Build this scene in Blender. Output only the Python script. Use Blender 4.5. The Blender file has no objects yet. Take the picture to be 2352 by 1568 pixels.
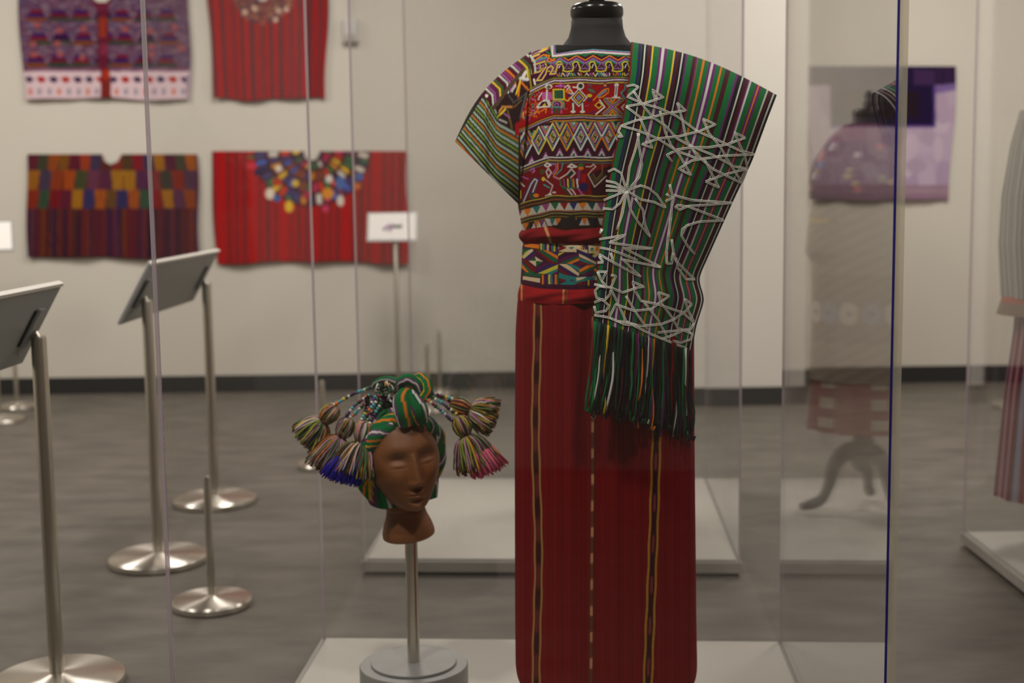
import bpy, math, random
import numpy as np
from mathutils import Vector, Matrix

# ------------------------------------------------------------------ camera, light, exposure
sc = bpy.context.scene
col = sc.collection
FPX, PITCH, ROLL, CAMH, IW, IH = 2955.8, .1128, -.0135, 1.15, 2352, 1568
_F = np.array([0, math.cos(PITCH), -math.sin(PITCH)])
_R0 = np.array([1., 0, 0]); _U0 = np.array([0, math.sin(PITCH), math.cos(PITCH)])
_R = math.cos(ROLL) * _R0 + math.sin(ROLL) * _U0
_U = -math.sin(ROLL) * _R0 + math.cos(ROLL) * _U0
_C = np.array([0, 0, CAMH])
cam = bpy.data.cameras.new('camera')
camo = bpy.data.objects.new('camera', cam); col.objects.link(camo)
camo.matrix_world = Matrix(((_R[0], _U[0], -_F[0], 0), (_R[1], _U[1], -_F[1], 0), (_R[2], _U[2], -_F[2], CAMH), (0, 0, 0, 1)))
cam.sensor_width = 36; cam.lens = FPX / IW * 36
cam.dof.use_dof = True; cam.dof.focus_distance = 2.2; cam.dof.aperture_fstop = 3.3
cam.clip_start = .05
sc.camera = camo

wd = bpy.data.worlds.new('world'); sc.world = wd; wd.use_nodes = True
wd.node_tree.nodes['Background'].inputs[0].default_value = (1, .95, .88, 1)
wd.node_tree.nodes['Background'].inputs[1].default_value = .05

CEIL = 3.35
def area(name, loc, size, power, color=(1, .945, .875), sy=None, target=None):
    l = bpy.data.lights.new(name, 'AREA'); l.energy = power; l.color = color
    l.shape = 'RECTANGLE' if sy else 'SQUARE'; l.size = size
    if sy: l.size_y = sy
    o = bpy.data.objects.new(name, l); col.objects.link(o); o.location = loc
    if target is not None:
        o.rotation_euler = (Vector(target) - Vector(loc)).to_track_quat('-Z', 'Y').to_euler()
    return o
# the gallery's ceiling lights: a row of panels over the room, track heads washing the far wall and the cases
for x, y, p in ((-3.4, 5.6, 62), (-.6, 5.6, 64), (2.2, 5.6, 70), (-3.2, 2.6, 30), (2.9, 3.0, 34)):
    area('ceiling_panel_light', (x, y, CEIL - .03), .6, p, sy=1.2)
area('case_track_light', (-1.0, 1.3, CEIL - .06), .22, 40, target=(.15, 2.5, 1.1))
area('case_track_light', (.75, .9, CEIL - .06), .22, 24, target=(-.05, 2.6, .8))
sc.view_settings.view_transform = 'Standard'
sc.view_settings.look = 'None'
sc.view_settings.gamma = 1
sc.view_settings.use_curve_mapping = False
sc.view_settings.exposure = 0.0
sc.cycles.transparent_max_bounces = 40
sc.cycles.max_bounces = 10
sc.cycles.caustics_reflective = False

# ------------------------------------------------------------------ pixel / world helpers
def ray(x, y): return _F + _R * ((x - IW / 2) / FPX) + _U * ((IH / 2 - y) / FPX)
def at_y(x, y, Y):
    d = ray(x, y); return _C + d * (Y / d[1])
def at_z(x, y, z=0.):
    d = ray(x, y); return _C + d * ((z - CAMH) / d[2])
def proj(P):
    v = np.asarray(P, float) - _C
    d = v @ _F
    return IW / 2 + FPX * (v @ _R) / d, IH / 2 - FPX * (v @ _U) / d
def lin(c):
    c = np.asarray(c, float) / 255.
    return np.where(c <= .04045, c / 12.92, ((c + .055) / 1.055) ** 2.4)
def ip(t, xs, ys): return np.interp(t, xs, ys)

# ------------------------------------------------------------------ materials
def mat(name, base=(128, 128, 128), rough=.6, metal=0., spec=.5, noise=None, bump=None, attr=False, coat=0., aniso=0.):
    m = bpy.data.materials.new(name); m.use_nodes = True
    nt = m.node_tree; b = nt.nodes['Principled BSDF']
    c = tuple(lin(base)) + (1,)
    b.inputs['Base Color'].default_value = c
    b.inputs['Roughness'].default_value = rough
    b.inputs['Metallic'].default_value = metal
    b.inputs['Specular IOR Level'].default_value = spec
    b.inputs['Coat Weight'].default_value = coat
    tc = nt.nodes.new('ShaderNodeTexCoord')
    if attr:
        a = nt.nodes.new('ShaderNodeAttribute'); a.attribute_name = 'Col'
        src = a.outputs['Color']
    else:
        rgb = nt.nodes.new('ShaderNodeRGB'); rgb.outputs[0].default_value = c; src = rgb.outputs[0]
    if noise:
        scale, amt, stretch = noise
        mp = nt.nodes.new('ShaderNodeMapping'); mp.inputs['Scale'].default_value = stretch
        nt.links.new(tc.outputs['Object'], mp.inputs['Vector'])
        n = nt.nodes.new('ShaderNodeTexNoise'); n.inputs['Scale'].default_value = scale
        n.inputs['Detail'].default_value = 6; n.inputs['Roughness'].default_value = .6
        nt.links.new(mp.outputs['Vector'], n.inputs['Vector'])
        mr = nt.nodes.new('ShaderNodeMapRange')
        mr.inputs['From Min'].default_value = .25; mr.inputs['From Max'].default_value = .75
        mr.inputs['To Min'].default_value = 1 - amt; mr.inputs['To Max'].default_value = 1 + amt
        nt.links.new(n.outputs['Fac'], mr.inputs['Value'])
        vm = nt.nodes.new('ShaderNodeVectorMath'); vm.operation = 'SCALE'
        nt.links.new(src, vm.inputs[0]); nt.links.new(mr.outputs['Result'], vm.inputs['Scale'])
        src = vm.outputs[0]
    nt.links.new(src, b.inputs['Base Color'])
    if bump:
        bs, st, dist = bump
        n2 = nt.nodes.new('ShaderNodeTexNoise'); n2.inputs['Scale'].default_value = bs
        nt.links.new(tc.outputs['Object'], n2.inputs['Vector'])
        bp = nt.nodes.new('ShaderNodeBump'); bp.inputs['Strength'].default_value = st; bp.inputs['Distance'].default_value = dist
        nt.links.new(n2.outputs['Fac'], bp.inputs['Height']); nt.links.new(bp.outputs['Normal'], b.inputs['Normal'])
    if aniso:
        b.inputs['Anisotropic'].default_value = aniso
        tg = nt.nodes.new('ShaderNodeTangent'); tg.direction_type = 'RADIAL'; tg.axis = 'Z'; b.inputs['Anisotropic Rotation'].default_value = .25
        nt.links.new(tg.outputs[0], b.inputs['Tangent'])
    return m

def edge_material(name, c, clear):
    # polished acrylic edge: scatters some of the light and lets the rest through
    m = bpy.data.materials.new(name); m.use_nodes = True; nt = m.node_tree
    for n in list(nt.nodes): nt.nodes.remove(n)
    out = nt.nodes.new('ShaderNodeOutputMaterial'); mix = nt.nodes.new('ShaderNodeMixShader'); m2 = nt.nodes.new('ShaderNodeMixShader')
    tr = nt.nodes.new('ShaderNodeBsdfTransparent'); di = nt.nodes.new('ShaderNodeBsdfDiffuse'); tl = nt.nodes.new('ShaderNodeBsdfTranslucent')
    cc = tuple(lin(c)) + (1,)
    tr.inputs[0].default_value = cc; di.inputs[0].default_value = cc; tl.inputs[0].default_value = cc
    m2.inputs[0].default_value = .6; mix.inputs[0].default_value = clear
    nt.links.new(di.outputs[0], m2.inputs[1]); nt.links.new(tl.outputs[0], m2.inputs[2]); nt.links.new(m2.outputs[0], mix.inputs[1]); nt.links.new(tr.outputs[0], mix.inputs[2])
    nt.links.new(mix.outputs[0], out.inputs[0]); return m
def pane_material(name='acrylic_pane', r0=.038, r1=.962):
    m = bpy.data.materials.new(name); m.use_nodes = True; nt = m.node_tree
    for n in list(nt.nodes): nt.nodes.remove(n)
    out = nt.nodes.new('ShaderNodeOutputMaterial'); mix = nt.nodes.new('ShaderNodeMixShader')
    tr = nt.nodes.new('ShaderNodeBsdfTransparent'); tr.inputs[0].default_value = (.985, .985, .985, 1)
    gl = nt.nodes.new('ShaderNodeBsdfGlossy'); gl.inputs['Roughness'].default_value = 0.0
    gl.inputs['Color'].default_value = (1, 1, 1, 1)
    lw = nt.nodes.new('ShaderNodeLayerWeight'); lw.inputs['Blend'].default_value = .5
    pw = nt.nodes.new('ShaderNodeMath'); pw.operation = 'POWER'; pw.inputs[1].default_value = 5
    ma = nt.nodes.new('ShaderNodeMath'); ma.operation = 'MULTIPLY_ADD'; ma.inputs[1].default_value = r1; ma.inputs[2].default_value = r0
    nt.links.new(lw.outputs['Facing'], pw.inputs[0]); nt.links.new(pw.outputs[0], ma.inputs[0])
    nt.links.new(ma.outputs[0], mix.inputs[0]); nt.links.new(tr.outputs[0], mix.inputs[1]); nt.links.new(gl.outputs[0], mix.inputs[2])
    nt.links.new(mix.outputs[0], out.inputs[0])
    return m

M = dict(
    wall=mat('wall_paint', (208, 201, 189), .75, noise=(1.2, .02, (1, 1, 1))),
    pier=mat('pier_paint', (219, 213, 203), .75),
    wall_dark=mat('dimmed_wall_paint', (136, 128, 120), .8),  # unseen wall, darkened so the panes mirror less haze from it
    ceiling=mat('ceiling_paint', (180, 176, 168), .9),
    floor=mat('mottled_floor', (94, 88, 80), .55, noise=(7.5, .36, (.5, 1.3, 1)), spec=.35),
    baseboard=mat('black_baseboard', (38, 37, 36), .55),
    pane=pane_material(),
    pane_low_reflect=pane_material('low_reflect_acrylic', .006, .045),  # reflectivity lowered to hold back mirror images; any coating is made up
    edge=edge_material('acrylic_edge', (222, 214, 218), .55),
    edge_grey=edge_material('acrylic_edge_grey', (238, 234, 224), .72),
    edge_blue=edge_material('acrylic_edge_blue', (84, 80, 176), .3),
    plinth=mat('plinth_paint', (192, 187, 177), .6, noise=(3, .02, (1, 1, 1))),
    plinth_side=mat('plinth_side_paint', (158, 153, 144), .6),
    kick=mat('kick_shadow_black', (16, 15, 14), .8),  # near-black paints in the shade of the gap under the plinth frame
    black=mat('black_jersey', (30, 30, 29), .8, bump=(900, .15, .001)),
    black_gloss=mat('black_lacquer', (14, 14, 15), .22),
    black_wood=mat('black_wood', (26, 24, 23), .4),
    steel=mat('brushed_steel', (200, 194, 182), .3, metal=1),
    steel_disc=mat('turned_steel', (205, 198, 188), .32, metal=1, aniso=.85),
    grey_metal=mat('grey_metal_paint', (150, 150, 147), .45, metal=.35),
    panel=mat('sign_back', (150, 151, 147), .5),
    panel_edge=mat('sign_edge', (222, 217, 208), .5),
    panel_slot=mat('sign_slot', (40, 38, 36), .6),
    white=mat('white_card', (236, 231, 226), .6),
    cloth=mat('woven_cloth', rough=.95, spec=.12, attr=True, bump=(1400, .25, .0008)),
    wallcloth=mat('wall_cloth', rough=.95, spec=.1, attr=True),
    yarn=mat('yarn', rough=.9, spec=.15, attr=True),
    thread=mat('white_thread', (246, 244, 234), .85, spec=.15),
    head=mat('brown_foam', (126, 79, 44), .5, spec=.35, bump=(700, .06, .0005)),
    sensor=mat('sensor_plastic', (196, 192, 188), .45),
    sensor_dark=mat('sensor_window', (168, 162, 154), .4),
)
_beadm = {}
def bead_mat(c):
    if c not in _beadm: _beadm[c] = mat('bead_glass', c, .25)
    return _beadm[c]

# ------------------------------------------------------------------ mesh helpers
def link(o, parent=None):
    col.objects.link(o)
    if parent is not None:
        o.parent = parent
    return o
def tag(o, label=None, cat=None, group=None, kind=None):
    if label: o['label'] = label
    if cat: o['category'] = cat
    if group: o['group'] = group
    if kind: o['kind'] = kind
    return o
def empty(name, loc=(0, 0, 0), rz=0.):
    o = bpy.data.objects.new(name, None); col.objects.link(o); o.location = loc; o.rotation_euler = (0, 0, rz)
    o.empty_display_size = .1
    return o
def obj(name, V, Fc, m, parent=None, smooth=False, cols=None):
    """V, Fc: lists or arrays; parent is assumed to carry the transform the vertices are local to"""
    me = bpy.data.meshes.new(name)
    V = np.asarray(V, dtype=np.float32)
    if isinstance(Fc, np.ndarray):
        nf, k = Fc.shape
        me.vertices.add(len(V)); me.vertices.foreach_set('co', V.ravel())
        me.loops.add(nf * k); me.loops.foreach_set('vertex_index', Fc.astype(np.int32).ravel())
        me.polygons.add(nf); me.polygons.foreach_set('loop_start', np.arange(nf, dtype=np.int32) * k)
        me.update(calc_edges=True); me.validate()
    else:
        me.from_pydata([tuple(map(float, v)) for v in V], [], Fc); me.update()
    if smooth:
        me.polygons.foreach_set('use_smooth', np.ones(len(me.polygons), bool))
    if cols is not None:
        a = me.color_attributes.new('Col', 'FLOAT_COLOR', 'POINT')
        c4 = np.ones((len(V), 4), np.float32); c4[:, :3] = cols
        a.data.foreach_set('color', c4.ravel())
    me.materials.append(m)
    return link(bpy.data.objects.new(name, me), parent)
def gridfaces(nr, nc, wrap=False, mask=None):
    r = np.arange(nr - 1)[:, None]; c = np.arange(nc if wrap else nc - 1)[None, :]
    c2 = (c + 1) % nc
    f = np.stack([r * nc + c, r * nc + c2, (r + 1) * nc + c2, (r + 1) * nc + c], -1)
    if mask is not None: return f[mask]
    return f.reshape(-1, 4)
class MB:
    def __init__(s): s.v = []; s.f = []; s.c = []
    def add(s, v, f, c=None):
        n = len(s.v); s.v += [tuple(map(float, p)) for p in v]; s.f += [[i + n for i in q] for q in f]
        if c is not None: s.c += [tuple(c)] * len(v)
        return s
    def box(s, a, b, c=None):
        x0, y0, z0 = a; x1, y1, z1 = b
        v = [(x0, y0, z0), (x1, y0, z0), (x1, y1, z0), (x0, y1, z0), (x0, y0, z1), (x1, y0, z1), (x1, y1, z1), (x0, y1, z1)]
        return s.add(v, [[0, 3, 2, 1], [4, 5, 6, 7], [0, 1, 5, 4], [1, 2, 6, 5], [2, 3, 7, 6], [3, 0, 4, 7]], c)
    def tube(s, pts, rad, n=6, c=None, cap=True):
        pts = [np.asarray(p, float) for p in pts]; k = len(pts)
        rad = [rad] * k if np.isscalar(rad) else list(rad)
        up = None; V = []
        for i, p in enumerate(pts):
            t = pts[min(i + 1, k - 1)] - pts[max(i - 1, 0)]; t = t / (np.linalg.norm(t) + 1e-12)
            if up is None:
                up = np.cross(t, [0, 0, 1.]) if abs(t[2]) < .9 else np.cross(t, [1., 0, 0])
            up = up - t * (up @ t); up /= (np.linalg.norm(up) + 1e-12); w = np.cross(t, up)
            for j in range(n):
                a = 2 * math.pi * j / n; V.append(p + rad[i] * (math.cos(a) * up + math.sin(a) * w))
        Fc = [[i * n + j, i * n + (j + 1) % n, (i + 1) * n + (j + 1) % n, (i + 1) * n + j] for i in range(k - 1) for j in range(n)]
        if cap: Fc += [list(range(n))[::-1], [(k - 1) * n + j for j in range(n)]]
        return s.add(V, Fc, c)
    def lathe(s, prof, n=32, cx=0, cy=0, c=None):
        V = [(cx + r * math.cos(2 * math.pi * j / n), cy + r * math.sin(2 * math.pi * j / n), z) for r, z in prof for j in range(n)]
        k = len(prof)
        Fc = [[i * n + j, i * n + (j + 1) % n, (i + 1) * n + (j + 1) % n, (i + 1) * n + j] for i in range(k - 1) for j in range(n)]
        Fc += [list(range(n))[::-1], [(k - 1) * n + j for j in range(n)]]
        return s.add(V, Fc, c)
    def build(s, name, m, parent=None, smooth=False):
        return obj(name, s.v, s.f, m, parent, smooth, np.array(s.c) if s.c else None)
def autosmooth(o, deg=40):
    me = o.data
    me.polygons.foreach_set('use_smooth', np.ones(len(me.polygons), bool))
    try: me.set_sharp_from_angle(angle=math.radians(deg))
    except Exception: pass
    return o
def smoothpath(pts, n):
    P = np.asarray(pts, float); d = np.r_[0, np.cumsum(np.linalg.norm(np.diff(P, axis=0), axis=1))]
    t = np.linspace(0, d[-1], n); out = np.stack([np.interp(t, d, P[:, i]) for i in range(P.shape[1])], 1)
    for _ in range(max(1, n // 10)):
        out[1:-1] = (out[:-2] + 2 * out[1:-1] + out[2:]) / 4
    return out

class Canvas:
    """a flat colour layout of a textile, drawn with shapes and then stored per vertex on its mesh"""
    def __init__(s, x0, y0, x1, y1, ss=2., base=(0, 0, 0)):
        s.o = (x0, y0); s.ss = ss
        s.a = np.zeros((int((y1 - y0) * ss) + 1, int((x1 - x0) * ss) + 1, 3)); s.a[:] = base
        s.t = (0., 0., 1.)
    def T(s, ox=0., oy=0., k=1.): s.t = (ox, oy, k); return s
    def _p(s, P):
        P = np.asarray(P, float).reshape(-1, 2); ox, oy, k = s.t
        return np.stack([(ox + P[:, 0] / k - s.o[0]) * s.ss, (oy + P[:, 1] / k - s.o[1]) * s.ss], 1)
    def _win(s, lo, hi):
        h, w = s.a.shape[:2]
        x0, y0 = max(0, int(lo[0])), max(0, int(lo[1])); x1, y1 = min(w, int(hi[0]) + 2), min(h, int(hi[1]) + 2)
        if x1 <= x0 or y1 <= y0: return None
        yy, xx = np.mgrid[y0:y1, x0:x1]; return slice(y0, y1), slice(x0, x1), xx, yy
    def _put(s, w, cov, c):
        sub = s.a[w[0], w[1]]; sub += cov[..., None] * (np.asarray(c, float) - sub)
    def line(s, P, width, c):
        Q = s._p(P); r = width / s.t[2] * s.ss / 2
        for A, B in zip(Q[:-1], Q[1:]):
            w = s._win(np.minimum(A, B) - r - 1, np.maximum(A, B) + r + 1)
            if w is None: continue
            d = B - A; L = d @ d + 1e-9
            t = np.clip(((w[2] - A[0]) * d[0] + (w[3] - A[1]) * d[1]) / L, 0, 1)
            dist = np.hypot(w[2] - A[0] - t * d[0], w[3] - A[1] - t * d[1])
            s._put(w, np.clip(r - dist + .5, 0, 1), c)
        return s
    def poly(s, P, c):
        Q = s._p(P); w = s._win(Q.min(0) - 1, Q.max(0) + 1)
        if w is None: return s
        ins = np.zeros(w[2].shape, bool); n = len(Q)
        for i in range(n):
            x1, y1 = Q[i]; x2, y2 = Q[(i + 1) % n]
            if y1 == y2: continue
            cr = ((y1 > w[3]) != (y2 > w[3])) & (w[2] < (x2 - x1) * (w[3] - y1) / (y2 - y1) + x1)
            ins ^= cr
        s._put(w, ins.astype(float), c); return s
    def rect(s, x0, y0, x1, y1, c): return s.poly([(x0, y0), (x1, y0), (x1, y1), (x0, y1)], c)
    def disc(s, x, y, rx, ry, c):
        q = s._p([(x, y)])[0]; k = s.ss / s.t[2]; rx, ry = rx * k, ry * k
        w = s._win(q - (rx + 1, ry + 1), q + (rx + 1, ry + 1))
        if w is None: return s
        d = np.hypot((w[2] - q[0]) / rx, (w[3] - q[1]) / ry)
        s._put(w, np.clip((1 - d) * min(rx, ry) + .5, 0, 1), c); return s
    def dia(s, x, y, rx, ry, c, w=None):
        P = [(x - rx, y), (x, y - ry), (x + rx, y), (x, y + ry)]
        return s.line(P + P[:1], w, c) if w else s.poly(P, c)
    def sample(s, px, py):
        x = np.clip((px - s.o[0]) * s.ss, 0, s.a.shape[1] - 1.001); y = np.clip((py - s.o[1]) * s.ss, 0, s.a.shape[0] - 1.001)
        i, j = x.astype(int), y.astype(int); u, v = (x - i)[..., None], (y - j)[..., None]
        i2, j2 = np.minimum(i + 1, s.a.shape[1] - 1), np.minimum(j + 1, s.a.shape[0] - 1)
        c = (s.a[j, i] * (1 - u) + s.a[j, i2] * u) * (1 - v) + (s.a[j2, i] * (1 - u) + s.a[j2, i2] * u) * v
        return lin(np.clip(c, 0, 255))

# ------------------------------------------------------------------ the room
WY = 7.667
XL, XR, YF = -5.2, 4.6, -1.4
def struct(name, mb, m, label):
    o = mb.build(name, m); tag(o, label, kind='structure'); return o
struct('floor', MB().box((XL - .2, YF - .2, -.1), (XR + .2, WY + .2, 0)), M['floor'], 'mottled dark grey gallery floor')
struct('wall_back', MB().box((XL - .2, WY, 0), (XR + .2, WY + .2, CEIL)), M['wall'], 'warm off-white far gallery wall hung with textiles')
struct('wall_left', MB().box((XL - .2, YF, 0), (XL, WY, CEIL)), M['wall'], 'off-white side wall')
struct('wall_right', MB().box((XR, YF, 0), (XR + .2, WY, CEIL)), M['wall'], 'off-white side wall')
struct('wall_front', MB().box((XL - .2, YF - .2, 0), (XR + .2, YF, CEIL)), M['wall_dark'], 'unseen wall facing the display cases, darkened to weaken its reflection')
struct('ceiling', MB().box((XL - .2, YF - .2, CEIL), (XR + .2, WY + .2, CEIL + .1)), M['ceiling'], 'flat gallery ceiling')
PX0, PX1, PY0 = .45, 1.586, 6.92
struct('wall_pier', MB().box((PX0, PY0, 0), (PX1, WY, CEIL)), M['pier'], 'white painted pier standing out from the far wall')
bb = MB().box((XL, WY - .012, 0), (PX0, WY, .1)); bb.box((PX1, WY - .012, 0), (XR, WY, .1))
struct('baseboard_back', bb, M['baseboard'], 'black baseboard along the far wall')
bp = MB().box((PX0 - .012, PY0 - .012, 0), (PX1 + .012, PY0, .1)); bp.box((PX1, PY0, 0), (PX1 + .012, WY - .012, .1)); bp.box((PX0 - .012, PY0, 0), (PX0, WY - .012, .1))
struct('baseboard_pier', bp, M['baseboard'], 'black baseboard round the white pier')

# ------------------------------------------------------------------ display cases
HP = .05; CS = 1.146; TOP = 2.1
def display_case(x, y, yaw, label, sx=CS, sy=CS, wide_front_right=False, low_reflect_left=False):
    r = empty('display_case', (x, y, 0), -yaw)
    tag(r, label, 'display case', 'glazed display cases on low plinths')
    a, b = sx / 2, sy / 2
    MB().box((-a + .03, -b + .03, 0), (a - .03, b - .03, .013)).build('recessed_kick', M['kick'], r)
    MB().box((-a - .004, -b - .004, .013), (a + .004, b + .004, HP - .006)).build('plinth_frame', M['plinth_side'], r)
    MB().box((-a + .012, -b + .012, HP - .006), (a - .012, b - .012, HP)).build('plinth_top', M['plinth'], r)
    t = .006; z0 = HP - .006; z1 = TOP
    for k, v in enumerate((((-a + t, -b, z0), (a - t, -b + t, z1)), ((-a + t, b - t, z0), (a - t, b, z1)), ((-a, -b + t, z0), (-a + t, b - t, z1)), ((a - t, -b + t, z0), (a, b - t, z1)))):
        MB().box(*v).build('pane', M['pane_low_reflect' if low_reflect_left and k == 2 else 'pane'], r)
    MB().box((-a, -b, z1), (a, b, z1 + t)).build('lid_pane', M['pane'], r)
    for sx_, sy_ in ((-1, -1), (1, -1), (-1, 1), (1, 1)):
        if wide_front_right and (sx_, sy_) == (1, -1):
            MB().box((a - .0075, -b - .0005, z0), (a + .0055, -b + t, z1)).build('corner_strip', M['edge_grey'], r)
            MB().box((a - .0100, -b - .0008, z0), (a - .0076, -b + t, z1)).build('corner_seam', M['edge_blue'], r)
            continue
        x0, x1 = sorted((sx_ * (a - t + .0005), sx_ * (a + .0002))); y0, y1 = sorted((sy_ * (b - t + .0005), sy_ * (b + .0002)))
        MB().box((x0, y0, z0), (x1, y1, z1)).build('corner_strip', M['edge'], r)
    return r
C1X, C1Y, C1T = .0487, 2.5415, .0629
C2X, C2Y, C2T = .1412, 4.3772, .0613
display_case(C1X, C1Y, C1T, 'clear display case holding the green shawl costume and turbaned head', wide_front_right=True, low_reflect_left=True)
display_case(C2X, C2Y, C2T, 'clear display case right behind the one with the red skirt', low_reflect_left=True)
display_case(1.445 + .573, 4.07 - .573, .015, 'clear display case holding the grey pinstripe blouse and flared skirt')

# ------------------------------------------------------------------ stands, stanchions, signs
def stanchion(x, y, label):
    r = empty('stanchion', (x, y, 0)); r.scale = (.958,) * 3; tag(r, label, 'stanchion', 'low steel barrier posts')
    autosmooth(MB().lathe([(.112, 0), (.118, .004), (.118, .018), (.112, .024), (.03, .028), (.012, .034)], 48).build('base_disc', M['steel_disc'], r))
    autosmooth(MB().lathe([(.0115, .03), (.0115, .385), (.009, .392), (.001, .394)], 20).build('post', M['steel'], r))
    return r
for q, lab in (((487, 1390), 'short steel barrier post close beside the tilted reading rails'),
               ((745, 1072), 'short steel barrier post between the farther reading rail and the rear display case'),
               (None, 'short steel barrier post in front of the far wall, nearer of a pair'),
               (None, 'short steel barrier post close to the far wall, farther of a pair'),
               ((40, 938), 'short steel barrier post by the far wall beyond the tilted reading rails'),
               ((2328, 935), 'short steel barrier post behind the red and blue striped flared skirt')):
    P = at_z(*q) if q else (at_y(980, 780, 6.85) if 'nearer of' in lab else at_y(1008, 752, 7.45))
    stanchion(P[0], P[1], lab)

def reading_rail(x, y0, y1, label):
    r = empty('reading_rail', (x * .9583, (y0 + y1) / 2 * .9583, 0)); r.scale = (.9583,) * 3; tag(r, label, 'sign stand', 'two-post reading rails')
    h = (y1 - y0) / 2
    for s in (-1, 1):
        y = s * h
        autosmooth(MB().lathe([(.155, 0), (.162, .004), (.162, .02), (.154, .027), (.05, .031), (.02, .036)], 56, 0, y).build('base_disc', M['steel_disc'], r))
        autosmooth(MB().lathe([(.0185, .03), (.0185, .872), (.0165, .878)], 24, 0, y).build('post', M['steel'], r))
        MB().tube([(0, y, .872), (-.006, y, .885), (-.022, y, .889)], .008, 10).build('pivot_pin', M['steel'], r)
    top, bot = np.array((.030, 0, 1.0)), np.array((-.078, 0, .808))
    d = (bot - top) / np.linalg.norm(bot - top); n = np.array((d[2], 0, -d[0])); n = n if n[0] > 0 else -n   # n: back side, towards +X and down
    H = h + .075
    def slab(a0, a1, yy0, yy1, t0, t1):
        L = np.linalg.norm(bot - top); V = []
        for tt in (t0, t1):
            for aa, yy in ((a0, yy0), (a1, yy0), (a1, yy1), (a0, yy1)):
                p = top + d * L * aa + n * tt; V.append((p[0], yy, p[2]))
        return MB().add(V, [[0, 1, 2, 3], [7, 6, 5, 4], [0, 4, 5, 1], [1, 5, 6, 2], [2, 6, 7, 3], [3, 7, 4, 0]])
    slab(0, 1, -H, H, 0, .008).build('panel', M['panel'], r)
    slab(-.03, .012, -H, H, -.003, .011).build('top_edge', M['panel_edge'], r)
    slab(.02, .98, -H + .01, H - .01, -.006, 0).build('graphic_sheet', M['white'], r)
    for s in (-1, 1):
        for k in (-.028, .028):
            slab(.28, .72, s * h + k - .006, s * h + k + .006, .008, .012).build('bracket_slot', M['panel_slot'], r)
        slab(.26, .74, s * h - .02, s * h + .02, .008, .018).build('bracket', M['panel'], r)
    return r
reading_rail(-1.19, 4.193, 5.02, 'tilted reading rail on two steel posts, farther of the two rails')
reading_rail(-1.145, 2.27, 3.096, 'tilted reading rail on two steel posts, nearer of the two rails')

def small_sign(x, y, zc, w, h, rot, label, base=.13):
    r = empty('pedestal_sign', (x, y, 0), rot); r.scale = (.9583,) * 3; tag(r, label, 'sign', 'single-post signs along the far wall')
    autosmooth(MB().lathe([(base, 0), (base + .005, .004), (base + .005, .016), (base, .022), (.02, .026)], 40).build('base_disc', M['steel_disc'], r))
    autosmooth(MB().lathe([(.014, .02), (.014, zc - h * .3), (.013, zc - h * .29)], 16).build('post', M['steel'], r))
    t = math.radians(28); c, s = math.cos(t), math.sin(t)
    def slab(x0, x1, a0, a1, t0, t1):
        V = []
        for tt in (t0, t1):
            for xx, aa in ((x0, a0), (x1, a0), (x1, a1), (x0, a1)):
                V.append((xx, s * aa - c * tt - .01, zc + c * aa + s * tt))
        return MB().add(V, [[0, 3, 2, 1], [4, 5, 6, 7], [0, 1, 5, 4], [1, 2, 6, 5], [2, 3, 7, 6], [3, 0, 4, 7]])
    ox = .045
    slab(-w / 2 - ox + .03, w / 2 - ox + .03, -h / 2, h / 2, -.006, 0).build('back_plate', M['grey_metal'], r)
    sh = slab(-w / 2 - ox + .042, w / 2 - ox + .018, -h / 2 + .01, h / 2 - .01, .0, .003).build('card', M['white'], r)
    m1 = mat('print_lilac', (176, 140, 176), .6); m2 = mat('print_green', (84, 96, 88), .6)
    for pts, mm, nm in (([(-.05, -.02), (-.03, .0), (-.01, .012), (.0, -.008), (-.02, -.026)], m1, 'printed_swirl'), ([(.0, -.006), (.015, .008), (.03, -.004), (.05, .008), (.05, -.008)], m2, 'printed_squiggle')):
        g = MB(); V = [(px - ox + .03, s * a - c * .0045 - .01, zc + c * a + s * .0045) for px, a in pts]
        g.tube(V, .009, 6); g.build(nm, mm, r)
    return r
_p = at_y(907, 525, 7.19)
small_sign(_p[0], 7.19, 1.03, .29, .185, .0, 'small white sign on a slim post in front of the flower-necked red textile')
_p = at_y(-28, 530, 6.71)
small_sign(_p[0], 6.71, 1.02, .29, .185, .35, 'small white sign on a slim post below the block-patterned purple textile, by its outer edge')

# wall sensor
_p = at_y(805, 70, WY - .03)
sr = empty('wall_sensor', (_p[0], WY, _p[2])); tag(sr, 'small pale plastic alarm sensor high on the far wall', 'sensor')
o = MB().box((-.045, -.05, -.07), (.045, 0, .07)).build('housing', M['sensor'], sr)
bv = o.modifiers.new('bevel', 'BEVEL'); bv.width = .012; bv.segments = 3
MB().box((-.03, -.054, -.055), (.03, -.05, -.02)).build('lens_window', M['sensor_dark'], sr)
MB().tube([(0, -.02, .07), (.0, -.02, .3)], .006, 8).build('conduit', M['sensor'], sr)

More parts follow.
